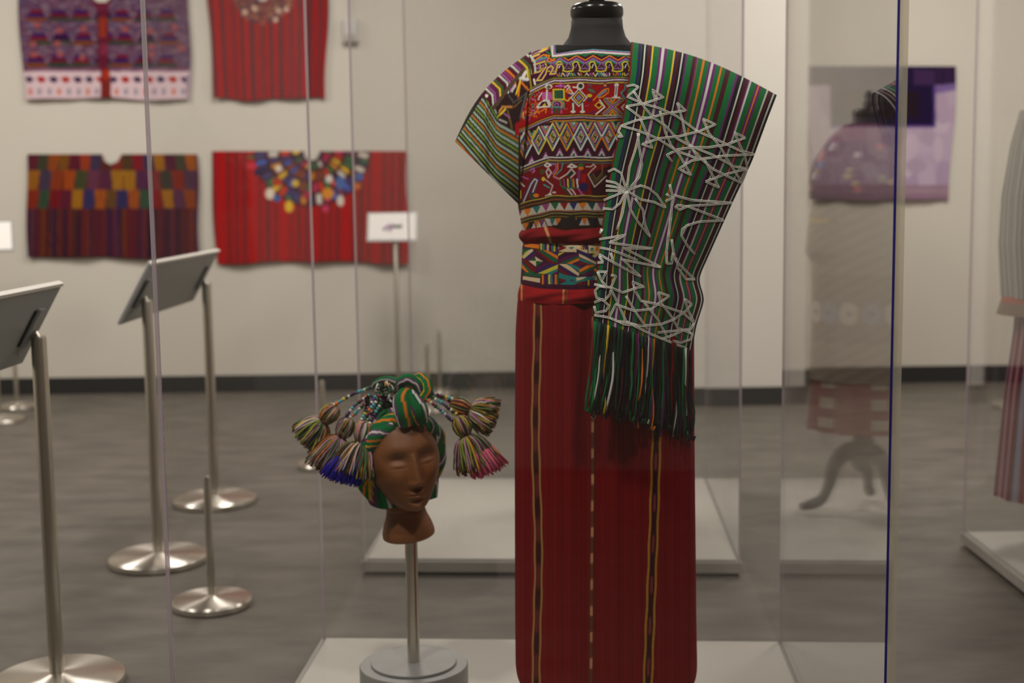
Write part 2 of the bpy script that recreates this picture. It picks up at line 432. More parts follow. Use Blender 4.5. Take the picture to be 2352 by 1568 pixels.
# ------------------------------------------------------------------ textiles pinned to the far wall
def wall_textile(name, label, outline, cv, hole=None, step=3.0, wave=.010, seed=1, bottom=0.0):
    """outline: (left px at top, left px at bottom, right px at top, right px at bottom, top py, bottom py)"""
    lt, lb, rt, rb, tp, bt = outline
    nr = int((bt - tp) / step) + 2; nc = int((max(rt, rb) - min(lt, lb)) / step) + 2
    v = np.linspace(0, 1, nr)[:, None]; u = np.linspace(0, 1, nc)[None, :]
    rs = np.random.RandomState(seed); ph = rs.rand(6) * 6.28
    Lx = lt + (lb - lt) * v + 3 * np.sin(v * 5 + ph[0]); Rx = rt + (rb - rt) * v + 3 * np.sin(v * 6 + ph[1])
    px = Lx + (Rx - Lx) * u
    sag = bottom * (np.sin(u * 7 + ph[2]) * .6 + np.sin(u * 15 + ph[3]) * .4)
    py = tp + (bt - tp) * v + v * sag
    off = .014 + wave * (1 + np.sin(u * 17 + ph[4] + .6 * np.sin(v * 3)) * .6 + np.sin(u * 33 + ph[5]) * .3) * (.25 + .9 * v)
    d = _F[None, None] + _R * ((px - IW / 2) / FPX)[..., None] + _U * ((IH / 2 - py) / FPX)[..., None]
    P0 = _C + d * ((WY - .02) / d[..., 1])[..., None]
    P0[..., 1] = WY - off
    cols = cv.sample(px.ravel(), py.ravel())
    mask = None
    if hole:
        hx, hy, hrx, hry = hole
        ins = ((px - hx) / hrx) ** 2 + ((py - hy) / hry) ** 2 < 1
        mask = ~(ins[:-1, :-1] & ins[1:, 1:])
    ctr = P0.reshape(-1, 3).mean(0); ctr[1] = WY
    o = obj(name, P0.reshape(-1, 3) - ctr, gridfaces(nr, nc, mask=mask), M['wallcloth'], None, True, cols)
    o.location = ctr
    so = o.modifiers.new('thickness', 'SOLIDIFY'); so.thickness = .004; so.offset = 0
    tag(o, label, 'textile', 'woven textiles pinned to the far wall')
    return o
rs = np.random.RandomState(5)
# purple brocade
cv = Canvas(20, -20, 460, 250, 1, (92, 62, 86)).T(0, 0, 4.704)
for k in range(1500):
    x, y = rs.uniform(190, 2080), rs.uniform(-20, 770)
    cv.line([(x, y), (x + rs.uniform(20, 70), y + rs.uniform(-6, 6))], rs.uniform(8, 18), [(126, 104, 118), (84, 50, 74), (112, 66, 82), (86, 76, 112), (140, 118, 128), (106, 70, 98)][rs.randint(6)])
TR = [((60, 22, 72), (44, 20, 56), (70, 66, 62)), ((106, 24, 42), (52, 28, 84), (114, 60, 34)), ((60, 30, 84), (96, 22, 38), (52, 58, 52)), ((58, 26, 86), (108, 26, 44), (60, 62, 50))]
for y0, off in ((100, 0), (350, 60), (590, 0)):
    for i in range(7):
        cx = 400 + i * 240 + off * .5 - (40 if i > 3 else 0); ca = TR[(i + (y0 // 100)) % 4]; sk = 40 if i < 3 else -40
        for j, c in enumerate(ca):
            cv.poly([(cx - 60 - 22 * j - sk * .3 + sk * .2, y0 + j * 45), (cx + 50 + 22 * j + sk * .2, y0 + j * 45), (cx + 72 + 22 * j, y0 + (j + 1) * 45), (cx - 82 - 22 * j - sk * .3, y0 + (j + 1) * 45)], c)
for x, y in ((400, 270), (640, 330), (900, 310), (1350, 320), (1620, 340), (1890, 290), (370, 590), (650, 590), (890, 620), (1640, 500), (1640, 590), (1960, 520), (360, 480), (620, 470)):
    cv.disc(x, y, 40, 34, (150, 78, 80))
cv.rect(1060, 0, 1170, 770, (96, 28, 48)); cv.rect(1075, 190, 1150, 400, (142, 50, 30)); cv.rect(1090, 470, 1160, 600, (122, 42, 66)); cv.poly([(980, 0), (1210, 0), (1150, 120), (1050, 120)], (104, 34, 56))
cv.rect(150, 770, 2100, 1100, (214, 188, 194))
cv.rect(0, 745, 2100, 775, (128, 84, 108))
for i in range(14):
    x = 325 + i * 129; c = [(66, 42, 76), (166, 34, 28)][1 if i in (1, 3, 6, 8, 10, 12) else 0]
    cv.disc(x, 860, 38, 34, c); cv.line([(x - 45, 845), (x + 40, 868)], 18, c)
for i in range(17):
    cv.disc(335 + i * 103, 990, 24, 40, (204, 126, 110) if i % 3 == 0 else (158, 146, 158))
cv.poly([(1100, 740), (1190, 740), (1210, 1060), (1100, 1060)], (120, 40, 36)); cv.rect(1125, 760, 1185, 860, (170, 52, 28))
cv.rect(2015, 800, 2100, 1080, (166, 140, 162))
wall_textile('woven_textile', 'purple brocade textile with a white lower band of red and violet dots', (42, 56, 434, 436, -6, 228), cv, hole=(234, -8, 22, 16), seed=3, bottom=4)
# red with round collar
cv = Canvas(460, -60, 770, 250, 1, (158, 26, 28)).T()
for i in range(16):
    cv.line([(482 + i * 23, -60), (500 + i * 21, 240)], 10 + (i % 3) * 2, (98, 46, 52) if i > 3 else (110, 40, 46))
for i in range(8): cv.line([(492 + i * 34, -60), (508 + i * 32, 240)], 3, (184, 22, 26))
for k in range(420):
    a = rs.uniform(0, math.pi); r_ = rs.uniform(18, 66)
    cv.disc(605 + r_ * 1.05 * math.cos(a), -12 + r_ * math.sin(a), rs.uniform(2, 5), rs.uniform(2, 5), [(92, 60, 70), (150, 96, 70), (120, 72, 60), (70, 52, 78), (168, 118, 92), (120, 56, 60)][rs.randint(6)])
for x, y in ((562, 28), (585, 20), (640, 25), (633, 45), (658, 22)): cv.disc(x, y, 6, 6, (206, 176, 156))
wall_textile('woven_textile', 'narrow red striped textile with a round brown beaded collar', (472, 494, 754, 748, -48, 228), cv, hole=(605, -30, 22, 34), seed=8, bottom=5)
# blocks over stripes
cv = Canvas(40, 330, 480, 620, 1, (84, 42, 62)).T(30, 330, 5.004)
x = 120
while x < 2250:
    w_ = rs.uniform(10, 34); c = [(74, 40, 62), (112, 42, 42), (86, 50, 82), (96, 46, 34), (58, 34, 58), (126, 60, 36), (104, 38, 52)][rs.randint(7)]
    cv.poly([(x, 100), (x + w_, 100), (x + w_ * 1.05 + (x - 1100) * .02, 1400), (x + (x - 1100) * .02, 1400)], c); x += w_
for x in (1110, 1220): cv.line([(x, 740), (x + 20, 1320)], 24, (44, 34, 78))
rows = [(120, 310, [(110, 42, 56), (76, 76, 56), (168, 84, 36), (142, 90, 34), (112, 36, 54), (178, 70, 40), (76, 62, 92), (104, 54, 44), (150, 58, 40), (96, 70, 46), (152, 40, 48), (80, 62, 90), (190, 124, 38), (104, 40, 64), (84, 80, 62), (186, 100, 36)]),
        (310, 530, [(176, 110, 36), (80, 66, 88), (160, 66, 34), (184, 82, 30), (80, 84, 52), (118, 62, 84), (104, 50, 76), (184, 126, 40), (184, 126, 40), (96, 52, 84), (150, 60, 60), (78, 72, 62), (154, 54, 40), (96, 62, 84)]),
        (530, 745, [(156, 52, 32), (66, 88, 64), (136, 30, 38), (110, 36, 56), (186, 124, 34), (64, 58, 108), (184, 94, 38), (120, 82, 44), (62, 56, 104), (178, 90, 40), (66, 92, 70), (156, 40, 42), (188, 124, 40), (106, 58, 88), (160, 76, 36)])]
for y0, y1, cs in rows:
    w_ = 1930 / len(cs)
    for i, c in enumerate(cs):
        x0 = 165 + i * w_; sk = (i - len(cs) / 2) * 3
        cv.poly([(x0 - sk * .3, y0), (x0 + w_ * 1.0 - sk * .3, y0), (x0 + w_ * .95 + sk, y1), (x0 + w_ * .1 + sk, y1)], c)
        cv.line([(x0 + w_ * .5, y0), (x0 + w_ * .55 + sk, y1)], 10, tuple(int(q * .86) for q in c))
cv.a *= .8
wall_textile('woven_textile', 'dark purple textile with orange and green blocks over narrow stripes', (60, 66, 452, 460, 354, 592), cv, hole=(256, 350, 24, 28), seed=11, bottom=3)
# red with flower yoke
cv = Canvas(470, 320, 960, 640, 1, (162, 18, 22)).T()
for i in range(26):
    cv.line([(488 + i * 18, 330), (494 + i * 17.6, 620)], 6 + (i * 7 % 5), [(116, 32, 36), (172, 10, 14), (126, 26, 30), (108, 36, 40)][i % 4])
cv.disc(716, 340, 128, 122, (120, 30, 34))
PAL = [(66, 92, 170), (204, 132, 44), (206, 196, 184), (186, 48, 86), (70, 62, 108), (196, 60, 40), (214, 172, 52), (60, 110, 70), (112, 62, 92), (52, 44, 84), (140, 70, 48)]
for ring, n_, rr in ((34, 12, 9), (58, 16, 11), (84, 19, 12), (112, 20, 13)):
    for i in range(n_ + 1):
        a = math.pi * (.03 + .94 * i / n_) ; x, y = 716 + ring * 1.06 * math.cos(a), 346 + ring * math.sin(a)
        dx, dy = math.cos(a) * rr, math.sin(a) * rr
        cv.line([(x - dx * .5, y - dy * .5), (x + dx * .5, y + dy * .5)], rr * 1.7, (70, 34, 40))
        cv.line([(x - dx * .45, y - dy * .45), (x + dx * .45, y + dy * .45)], rr * 1.0, PAL[rs.randint(len(PAL))])
for x, y, rx, ry, c in ((620, 445, 12, 16, (222, 206, 186)), (640, 387, 10, 9, (214, 204, 190)), (756, 411, 10, 11, (214, 204, 196)), (782, 461, 10, 15, (216, 204, 190)), (664, 474, 12, 16, (222, 180, 46)), (679, 421, 10, 10, (212, 172, 54)), (753, 444, 16, 15, (214, 140, 46)), (782, 420, 14, 18, (78, 104, 160)), (636, 455, 10, 9, (42, 92, 160)), (825, 406, 11, 10, (66, 104, 176)), (820, 427, 9, 9, (214, 112, 40)), (668, 443, 11, 10, (60, 58, 110)), (637, 418, 13, 11, (176, 50, 32)), (706, 448, 12, 12, (158, 38, 66)), (748, 479, 9, 11, (196, 56, 90)), (578, 381, 14, 9, (200, 42, 62)), (592, 396, 11, 9, (36, 34, 74)), (577, 361, 9, 5, (50, 104, 62)), (836, 371, 12, 7, (50, 104, 66))):
    cv.disc(x, y, rx * .85, ry * .85, c)
cv.disc(716, 350, 26, 22, (66, 46, 58))
wall_textile('woven_textile', 'wide red textile with a half-round yoke of coloured flower petals', (484, 498, 934, 937, 347, 603), cv, hole=(716, 348, 20, 22), seed=17, bottom=5)
# lilac with dark square
cv = Canvas(1830, 130, 2220, 480, 1, (178, 158, 178)).T()
for k in range(60):
    x, y = rs.uniform(1850, 2190), rs.uniform(200, 430); cv.disc(x, y, rs.uniform(10, 30), rs.uniform(14, 44), [(184, 164, 184), (168, 146, 172), (190, 172, 188), (172, 150, 172)][rs.randint(4)])
cv.rect(1840, 425, 2220, 470, (150, 122, 138)); cv.rect(1840, 436, 2220, 440, (166, 140, 154)); cv.line([(1850, 454), (2200, 452)], 4, (136, 104, 128))
cv.rect(1840, 140, 2220, 196, (52, 32, 66)); cv.poly([(2145, 196), (2220, 190), (2220, 202), (2150, 215)], (120, 96, 150))
cv.rect(1908, 150, 2147, 290, (34, 22, 56)); cv.rect(2100, 160, 2147, 195, (62, 40, 78)); cv.rect(1940, 210, 2110, 270, (38, 24, 34))
for k in range(30):
    x = rs.uniform(1850, 2190); cv.line([(x, 152), (x + 2, 192)], 4, [(66, 40, 84), (44, 26, 56)][rs.randint(2)])
cv.line([(1908, 290), (2147, 290)], 5, (86, 60, 130)); cv.line([(2147, 200), (2147, 290)], 5, (86, 60, 130))
wall_textile('woven_textile', 'lilac textile with a dark purple square yoke and dark shoulder band', (1856, 1862, 2197, 2180, 152, 460), cv, seed=23, bottom=2)

# ------------------------------------------------------------------ dress forms
def dress_form(x, y, zneck, label, hide_legs=False, lean=0.):
    """origin on the plinth; zneck = world height of the neck cap's underside"""
    r = empty('dress_form', (x, y, HP)); tag(r, label, 'dress form', 'black dress forms')
    zn = zneck - HP; R_ = [(.0, zn + .004)]
    prof = [(.0495, 0), (.051, -.018), (.056, -.034), (.066, -.047), (.078, -.057), (.088, -.07), (.098, -.085), (.108, -.1), (.125, -.12), (.14, -.16), (.135, -.25), (.125, -.34), (.11, -.42), (.13, -.52), (.145, -.6), (.14, -.7), (.11, -.74)]
    n = 48; V = []
    for ra, dz in prof:
        dpt = .78 if dz < -.1 else .92
        for j in range(n):
            a = 2 * math.pi * j / n; V.append((ra * math.cos(a), ra * dpt * math.sin(a), zn + dz))
    k = len(prof); Fc = [[i * n + (j + 1) % n, i * n + j, (i + 1) * n + j, (i + 1) * n + (j + 1) % n] for i in range(k - 1) for j in range(n)] + [list(range(n)), [(k - 1) * n + j for j in range(n)][::-1]]
    obj('torso', V, Fc, M['black'], r, True)
    c = autosmooth(MB().lathe([(.048, zn), (.0495, zn + .004), (.0515, zn + .008), (.0515, zn + .018), (.049, zn + .025), (.043, zn + .0295), (.034, zn + .031), (.0, zn + .031)], 48).build('neck_cap', M['black_gloss'], r))
    autosmooth(MB().lathe([(.013, zn + .03), (.0155, zn + .036), (.018, zn + .042), (.0165, zn + .05), (.011, zn + .058), (.014, zn + .075), (.008, zn + .088), (.001, zn + .092)], 32).build('finial', M['black_gloss'], c))
    autosmooth(MB().lathe([(.022, .2), (.022, zn - .72), (.03, zn - .7)], 20).build('pole', M['black_wood'], r))
    autosmooth(MB().lathe([(.02, .15), (.036, .165), (.044, .2), (.04, .25), (.028, .28), (.034, .3), (.022, .32)], 24).build('hub', M['black_wood'], r))
    for k in range(3):
        a = math.radians(-12 + 120 * k)
        pts = smoothpath([(.03, .22), (.07, .215), (.1, .17), (.115, .1), (.14, .05), (.19, .035), (.215, .03)], 18)
        rad = np.interp(np.linspace(0, 1, 18), [0, .25, .6, .85, 1], [.034, .026, .017, .019, .012])
        MB().tube([(math.cos(a) * q, math.sin(a) * q, z) for q, z in pts], rad, 10).build('leg', M['black_wood'], r, True)
    return r
YM = 2.56
_n = at_y(1371, 45, YM)
dress_form(_n[0], YM, _n[2], 'black dress form wearing the green striped shawl')

# a closed garment tube from rows (py, left px, right px, half depth), coloured from a canvas on its front and its mirror behind
def row_tube(rows, Y, phis, colour, extra=None, step=1.0):
    rows = np.asarray(rows, float)
    pys = np.arange(rows[0, 0], rows[-1, 0] + .01, step)
    L, R, B = (np.interp(pys, rows[:, 0], rows[:, i]) for i in (1, 2, 3))
    for arr in (L, R, B):
        k = max(1, int(8 / step)); ker = np.ones(2 * k + 1) / (2 * k + 1); pad = np.r_[[arr[0]] * k, arr, [arr[-1]] * k]; arr[:] = np.convolve(pad, ker, 'valid')
    Pl = np.array([at_y(l, p, Y) for l, p in zip(L, pys)]); Pr = np.array([at_y(r_, p, Y) for r_, p in zip(R, pys)])
    cx = (Pl[:, 0] + Pr[:, 0]) / 2; a = (Pr[:, 0] - Pl[:, 0]) / 2; z = (Pl[:, 2] + Pr[:, 2]) / 2
    s, c = np.sin(phis), np.cos(phis)
    X = cx[:, None] + a[:, None] * s; Yy = Y - B[:, None] * np.sign(c) * np.abs(c) ** .8; Z = np.repeat(z[:, None], len(phis), 1)
    P = np.stack([X, Yy, Z], -1)
    if extra is not None: P = extra(P, phis, pys)
    Pf = P.copy(); Pf[..., 1] = Y - np.abs(P[..., 1] - Y)
    cols = colour(Pf.reshape(-1, 3), np.repeat(phis[None], len(pys), 0).ravel(), np.repeat(pys[:, None], len(phis), 1).ravel())
    return P, cols
def tube_obj(name, P, cols, m, parent, ctr):
    nr, nc = P.shape[:2]
    return obj(name, P.reshape(-1, 3) - ctr, gridfaces(nr, nc, wrap=True)[:, ::-1].copy(), m, parent, True, cols)
def phi_list(dense0, dense1, nd, coarse):
    """dense over an angle range, coarse for the rest of the turn"""
    d = np.linspace(dense0, dense1, nd); rest = np.linspace(dense1, dense0 + 2 * math.pi, coarse + 2)[1:-1]
    return np.r_[d, rest]

# ------------------------------------------------------------------ main costume: blouse
rs = np.random.RandomState(12)
WHT, LIL, PUR, YEL, ORG, TEA, GRN, MAR, NAV, RED = (226, 226, 214), (176, 104, 170), (86, 34, 84), (226, 200, 56), (232, 130, 30), (74, 164, 160), (36, 122, 74), (78, 22, 36), (58, 42, 104), (160, 22, 24)
DRK = (54, 26, 36)
cv = Canvas(1030, 80, 1620, 560, 2.5, DRK)
A = (1180, 100, 6.818)
def drop(x):   # the bands curve down towards the wearer's side
    return np.where(np.asarray(x) < 640, (640 - np.asarray(x)) * .45, 0) + 9 * np.sin(np.asarray(x) / 95.)
def band(y, w, c, x0=-900, x1=2900, k=1.):
    xs = np.arange(x0, x1, 20); cv.line(np.stack([xs, y + k * drop(xs)], 1), w, c)
cv.T(*A)
# yoke
cv.poly([(-100, 0), (2900, 0), (2900, 560), (-100, 900)], (70, 24, 44))
for dy, w, c in ((-62, 26, GRN), (-40, 22, DRK), (-26, 22, MAR), (0, 20, ORG), (24, 24, PUR), (42, 16, LIL), (62, 14, TEA), (84, 12, GRN)):
    P = []
    for i in range(-2, 9):
        P += [(860 + 258 * i, 262 + dy), (860 + 258 * i + 124, 190 + dy)]
    cv.line(P, w, c)
sn = []
for i in range(-2, 9):
    c = 860 + 258 * i
    sn += [(c - 98, 330), (c - 78, 390), (c - 90, 425), (c - 20, 440), (c + 62, 425), (c + 78, 370), (c + 62, 320), (c + 90, 285), (c + 140, 285)]
    cv.poly([(c - 84, 400), (c, 285), (c + 84, 400)], LIL); cv.poly([(c - 62, 388), (c, 305), (c + 62, 388)], PUR); cv.poly([(c - 36, 384), (c, 335), (c + 36, 384)], MAR); cv.disc(c, 374, 18, 14, GRN)
    cv.disc(c + 124, 340, 40, 50, (40, 24, 58)); cv.line([(c + 108, 380), (c + 126, 330)], 16, WHT if i % 2 else LIL)
cv.line(sn, 30, (40, 96, 70)); cv.line(sn, 21, YEL)
for k in range(40):
    x = 650 + k * 34; t = rs.uniform(-22, 22)
    cv.line([(x - t, 462), (x + t, 512)], 16, [WHT, YEL, ORG, LIL, TEA, WHT, MAR][rs.randint(7)])
# left shoulder loops of the snake
for P in ([(490, 280), (290, 340), (280, 470), (400, 440), (470, 380)], [(500, 370), (440, 460), (360, 580), (440, 570), (500, 480), (530, 380), (590, 350), (620, 380), (570, 480), (650, 470), (690, 330), (760, 320)], [(270, 230), (330, 200), (440, 150), (530, 110)], [(280, 300), (300, 230), (400, 190)]):
    cv.line(P, 44, PUR); cv.line(P, 30, LIL); cv.line(P, 20, YEL)
for P, c in (([(500, 190), (560, 200), (520, 290), (640, 262)], ORG), ([(480, 120), (600, 90)], ORG), ([(300, 300), (440, 230), (520, 230)], TEA), ([(340, 400), (470, 330)], LIL)): cv.line(P, 18, c)
# neckline trim
NK = [(592, 30), (612, 205), (800, 178), (1000, 150), (1250, 130), (1810, 170), (2300, 200)]
for dy, dx, w, c in ((30, -20, 14, GRN), (0, 0, 28, WHT), (-24, 26, 18, LIL), (-40, 44, 14, TEA), (-60, 60, 30, (28, 28, 30))):
    cv.line([(x + dx * (1 if i < 2 else 0), y + (dy if i else 0)) for i, (x, y) in enumerate(NK)], w, c)
cv.poly([(660, -80), (668, 165), (760, 148), (860, 128), (1000, 104), (1250, 84), (1810, 124), (2400, 160), (2400, -80)], (30, 30, 30))
# bands and the upper red figure row
yy = np.arange(-900, 2901, 40)
cv.poly([(x, 640 + drop(x)) for x in yy] + [(x, 1110 + drop(x) * 1.0) for x in yy[::-1]], (166, 20, 22))
for y, w, c in ((520, 20, (60, 70, 36)), (538, 16, (150, 140, 50)), (552, 12, PUR), (574, 24, (206, 198, 206)), (596, 14, PUR), (616, 20, (196, 170, 56))): band(y, w, c)
for y, w, c in ((1104, 12, MAR), (1122, 18, (208, 130, 36)), (1138, 10, GRN), (1160, 26, (168, 136, 160)), (1180, 14, (44, 26, 40)), (1204, 20, (216, 134, 40)), (1222, 12, GRN)): band(y, w, c, k=.9)
for k in range(110):
    x, y = rs.uniform(120, 420), rs.uniform(760, 1180); t = rs.uniform(0, 6.3); l = rs.uniform(10, 34)
    cv.line([(x - l * math.cos(t), y - l * math.sin(t)), (x + l * math.cos(t), y + l * math.sin(t))], 13, [ORG, LIL, WHT, (214, 92, 60), GRN, PUR, RED, ORG][rs.randint(8)])
W0 = 22
cv.disc(545, 675, 62, 36, WHT).disc(550, 680, 34, 18, RED).line([(550, 650), (540, 720)], 18, GRN).line([(505, 640), (575, 640)], 14, WHT)
cv.rect(440, 760, 590, 880, (206, 96, 168)).line([(520, 730), (515, 880)], 30, WHT).line([(440, 770), (380, 880)], 18, WHT).line([(590, 770), (600, 870)], 20, LIL)
cv.poly([(345, 1012), (400, 930), (470, 875), (560, 880), (590, 960), (560, 1000)], WHT).poly([(390, 985), (440, 915), (510, 905), (540, 975)], MAR).poly([(440, 980), (490, 925), (510, 980)], YEL)
cv.line([(330, 1080), (370, 1050), (400, 1090)], 24, ORG).line([(430, 1060), (470, 1030), (510, 1020), (500, 1080)], 22, ORG)
cv.line([(660, 665), (800, 665)], 26, (206, 96, 178)).line([(732, 620), (732, 690)], 34, (206, 96, 178)).line([(650, 690), (810, 690)], 12, PUR)
cv.rect(610, 708, 800, 884, YEL).rect(634, 732, 776, 858, GRN)
for i, x in enumerate((660, 690, 722, 752)): cv.line([(x, 735), (x, 856)], 18, [(74, 70, 30), MAR, NAV, MAR][i])
cv.disc(690, 945, 110, 66, TEA).disc(684, 950, 86, 58, ORG).disc(678, 955, 60, 48, NAV).disc(672, 960, 38, 36, LIL).disc(672, 966, 16, 22, MAR); cv.rect(560, 985, 800, 1006, TEA)
for x in (600, 640, 700, 745): cv.line([(x, 1010), (x, 1085)], 24, (196, 90, 160) if x in (600, 745) else (40, 90, 66))
cv.line([(580, 1040), (770, 1030)], 16, (40, 90, 66))
cv.line([(800, 690), (850, 650), (880, 680), (850, 700), (820, 740), (890, 790), (930, 780), (880, 710)], 20, WHT).disc(852, 748, 44, 26, ORG).line([(800, 880), (850, 900), (880, 850)], 22, YEL).disc(868, 810, 30, 24, PUR)
cv.line([(930, 682), (1010, 690)], 26, WHT).disc(1046, 664, 58, 56, WHT).disc(1046, 664, 36, 36, (50, 60, 44))
cv.line([(1000, 700), (1030, 730)], 22, WHT)
for rx, ry, c in ((136, 148, WHT), (112, 124, PUR), (92, 102, YEL), (70, 78, MAR), (52, 58, LIL), (28, 32, TEA)): cv.dia(1020, 846, rx, ry, c)
for x in (930, 1076): cv.line([(x, 930), (x, 1060)], 44, (40, 80, 60)).line([(x, 940), (x, 1050)], 26, WHT).disc(x, 1066, 40, 22, WHT)
cv.disc(1190, 650, 44, 30, (120, 70, 90)).poly([(1150, 700), (1220, 690), (1300, 770), (1200, 780)], (108, 76, 84)).line([(1180, 720), (1250, 750)], 20, (90, 150, 80)).disc(1185, 815, 42, 28, YEL).dia(1190, 885, 46, 38, PUR)
cv.line([(1245, 890), (1300, 830), (1400, 730), (1480, 700), (1490, 760), (1400, 830), (1330, 850)], 22, ORG).line([(1330, 820), (1440, 740)], 34, TEA).line([(1340, 812), (1430, 748)], 12, LIL).line([(1290, 770), (1400, 690), (1500, 690), (1500, 770)], 12, PUR)
cv.dia(1430, 655, 56, 46, PUR).dia(1430, 655, 34, 28, ORG).line([(1470, 660), (1550, 660)], 14, PUR)
cv.line([(1612, 640), (1596, 835)], 48, WHT).line([(1610, 660), (1598, 800)], 14, NAV).disc(1610, 645, 38, 22, WHT).line([(1545, 840), (1660, 840)], 16, WHT)
cv.line([(1750, 640), (1740, 720), (1680, 770), (1730, 850), (1760, 880)], 26, TEA).line([(1790, 660), (1770, 740), (1720, 780), (1770, 850)], 16, PUR)
for w, c in ((150, (60, 24, 44)), (116, YEL), (82, (60, 90, 60)), (58, PUR), (34, LIL)):
    cv.line([(1440, 880), (1545, 990), (1420, 1100)], w * .55, c).line([(1690, 880), (1545, 990), (1670, 1100)], w * .55, c)
cv.poly([(1500, 870), (1600, 870), (1548, 940)], ORG).poly([(1528, 868), (1572, 868), (1548, 905)], GRN).poly([(1490, 1110), (1605, 1110), (1546, 1040)], ORG).poly([(1520, 1112), (1580, 1112), (1548, 1075)], GRN)
cv.line([(1345, 885), (1425, 995), (1290, 1105)], 24, WHT).line([(1370, 880), (1450, 995), (1330, 1105)], 14, MAR).dia(1330, 965, 58, 50, YEL, 18).dia(1340, 960, 30, 26, MAR)
cv.line([(1760, 930), (1690, 995), (1740, 1060)], 20, WHT).dia(1740, 995, 34, 36, (168, 80, 50)).line([(1800, 900), (1900, 1000), (1800, 1100)], 30, LIL)
for x in range(1450, 1700, 26): cv.line([(x, 855), (x + 12, 855)], 10, WHT).line([(x - 40, 1122), (x - 28, 1122)], 10, WHT)
cv.line([(1200, 1090), (1280, 1060)], 20, (80, 40, 120)).line([(1120, 980), (1175, 965)], 8, LIL).line([(790, 1026), (840, 1026)], 8, (200, 150, 120))
# lattice of diamonds
B_ = (1170, 270, 6.032)
cv.T(*B_)
def dropB(x): return np.where(np.asarray(x) < 560, (560 - np.asarray(x)) * .33, 0) + 6 * np.sin(np.asarray(x) / 90.)
def bandB(y, w, c, k=1.):
    xs = np.arange(-900, 2700, 20); cv.line(np.stack([xs, y + k * dropB(xs)], 1), w, c)
xs = np.arange(-900, 2700, 30)
cv.poly([(x, 62 + dropB(x)) for x in xs] + [(x, 535 + dropB(x)) for x in xs[::-1]], (60, 24, 40))
LC = [(WHT, YEL), (YEL, ORG), (WHT, WHT), (ORG, WHT), (WHT, ORG), (YEL, WHT)]
for i in range(-8, 11):
    cx = 600 + 194 * i; d0 = float(np.where(cx < 560, (560 - cx) * .33, 0)); c1, c2 = LC[i % 6]; cy = 266 + d0
    for sc_, w, cc in ((1.0, 26, (c1, c2)), (.80, 14, (TEA, GRN)), (.62, 18, (PUR, LIL)), (.42, 14, (c2, c1)), (.2, 14, (GRN, YEL))):
        rx, ry = 97 * sc_, 205 * sc_ * .92
        cv.line([(cx - rx, cy), (cx, cy - ry)], w * .8, cc[0]).line([(cx, cy - ry), (cx + rx, cy)], w * .8, cc[1]).line([(cx + rx, cy), (cx, cy + ry)], w * .8, cc[0]).line([(cx, cy + ry), (cx - rx, cy)], w * .8, cc[1])
    x2 = cx + 97
    for k, cc in enumerate((LIL, ORG if i % 2 else YEL, TEA, WHT if i % 2 else MAR)):
        h = 130 - 34 * k; w2 = 66 - 17 * k
        cv.line([(x2 - w2, cy - 200), (x2, cy - 200 + h), (x2 + w2, cy - 200)], 13, cc)
        cv.line([(x2 - w2, cy + 262), (x2, cy + 262 - h), (x2 + w2, cy + 262)], 13, [MAR, LIL, WHT, GRN][k])
# lower figure row
cv.poly([(x, 640 + dropB(x)) for x in xs] + [(x, 1085 + dropB(x) * .5) for x in xs[::-1]], (124, 18, 24))
for y, w, c in ((548, 20, (208, 204, 200)), (566, 14, (60, 30, 60)), (590, 20, (176, 158, 60)), (610, 14, PUR), (628, 14, (96, 110, 84))): bandB(y, w, c, 1.05)
cv.poly([(1100, 780), (1400, 660), (1450, 700), (1420, 1080), (1150, 1080)], (60, 18, 28))
for P, w, c in (([(180, 1190), (300, 920), (350, 850), (390, 860), (330, 1030), (300, 1040)], 54, (78, 50, 84)), ([(190, 1180), (300, 920), (350, 850), (385, 870), (325, 1030)], 20, (196, 196, 190)),
                ([(490, 660), (520, 630), (580, 655), (530, 680), (500, 670)], 22, WHT), ([(530, 690), (580, 760), (540, 830), (510, 750), (540, 700)], 22, (206, 190, 186)), ([(500, 860), (600, 940), (560, 1060), (500, 1085)], 20, (190, 180, 180)), ([(480, 930), (550, 970)], 22, TEA),
                ([(590, 650), (640, 640), (650, 700), (600, 780)], 18, LIL), ([(670, 630), (670, 720), (610, 810)], 16, ORG), ([(740, 630), (720, 720), (650, 790)], 16, TEA),
                ([(810, 680), (860, 645), (930, 680), (870, 690), (820, 680)], 22, WHT), ([(690, 850), (800, 780), (860, 710), (910, 770), (850, 830)], 22, (206, 196, 184)), ([(620, 820), (690, 850)], 26, (196, 130, 130)),
                ([(740, 980), (860, 1090)], 26, (44, 70, 50)), ([(800, 980), (860, 1060), (890, 1105), (925, 1085), (880, 1010), (840, 980)], 20, (220, 200, 196)), ([(950, 980), (1000, 1050), (1040, 1080), (970, 1075)], 22, (200, 90, 170)),
                ([(1065, 680), (1130, 680), (1165, 645), (1195, 680), (1140, 730), (1090, 790), (1180, 960), (1340, 810)], 20, (196, 180, 160)), ([(1130, 790), (1190, 900), (1300, 790)], 22, (70, 76, 50)), ([(1160, 780), (1200, 860), (1290, 760), (1290, 640)], 18, (120, 90, 40)),
                ([(110, 920), (150, 900), (205, 950)], 22, (206, 204, 196)), ([(170, 815), (260, 850)], 18, LIL), ([(110, 1040), (150, 1020), (150, 1110), (110, 1120)], 30, YEL), ([(290, 730), (330, 700), (350, 740), (320, 760)], 22, LIL)): cv.line(P, w, c)
cv.poly([(790, 810), (860, 730), (890, 770), (840, 820)], (30, 60, 44)); cv.disc(990, 700, 40, 26, ORG).disc(990, 660, 38, 22, GRN).line([(965, 740), (960, 860)], 44, (136, 60, 120)).disc(1030, 960, 60, 60, (50, 34, 90)).rect(1000, 780, 1060, 900, (180, 20, 24))
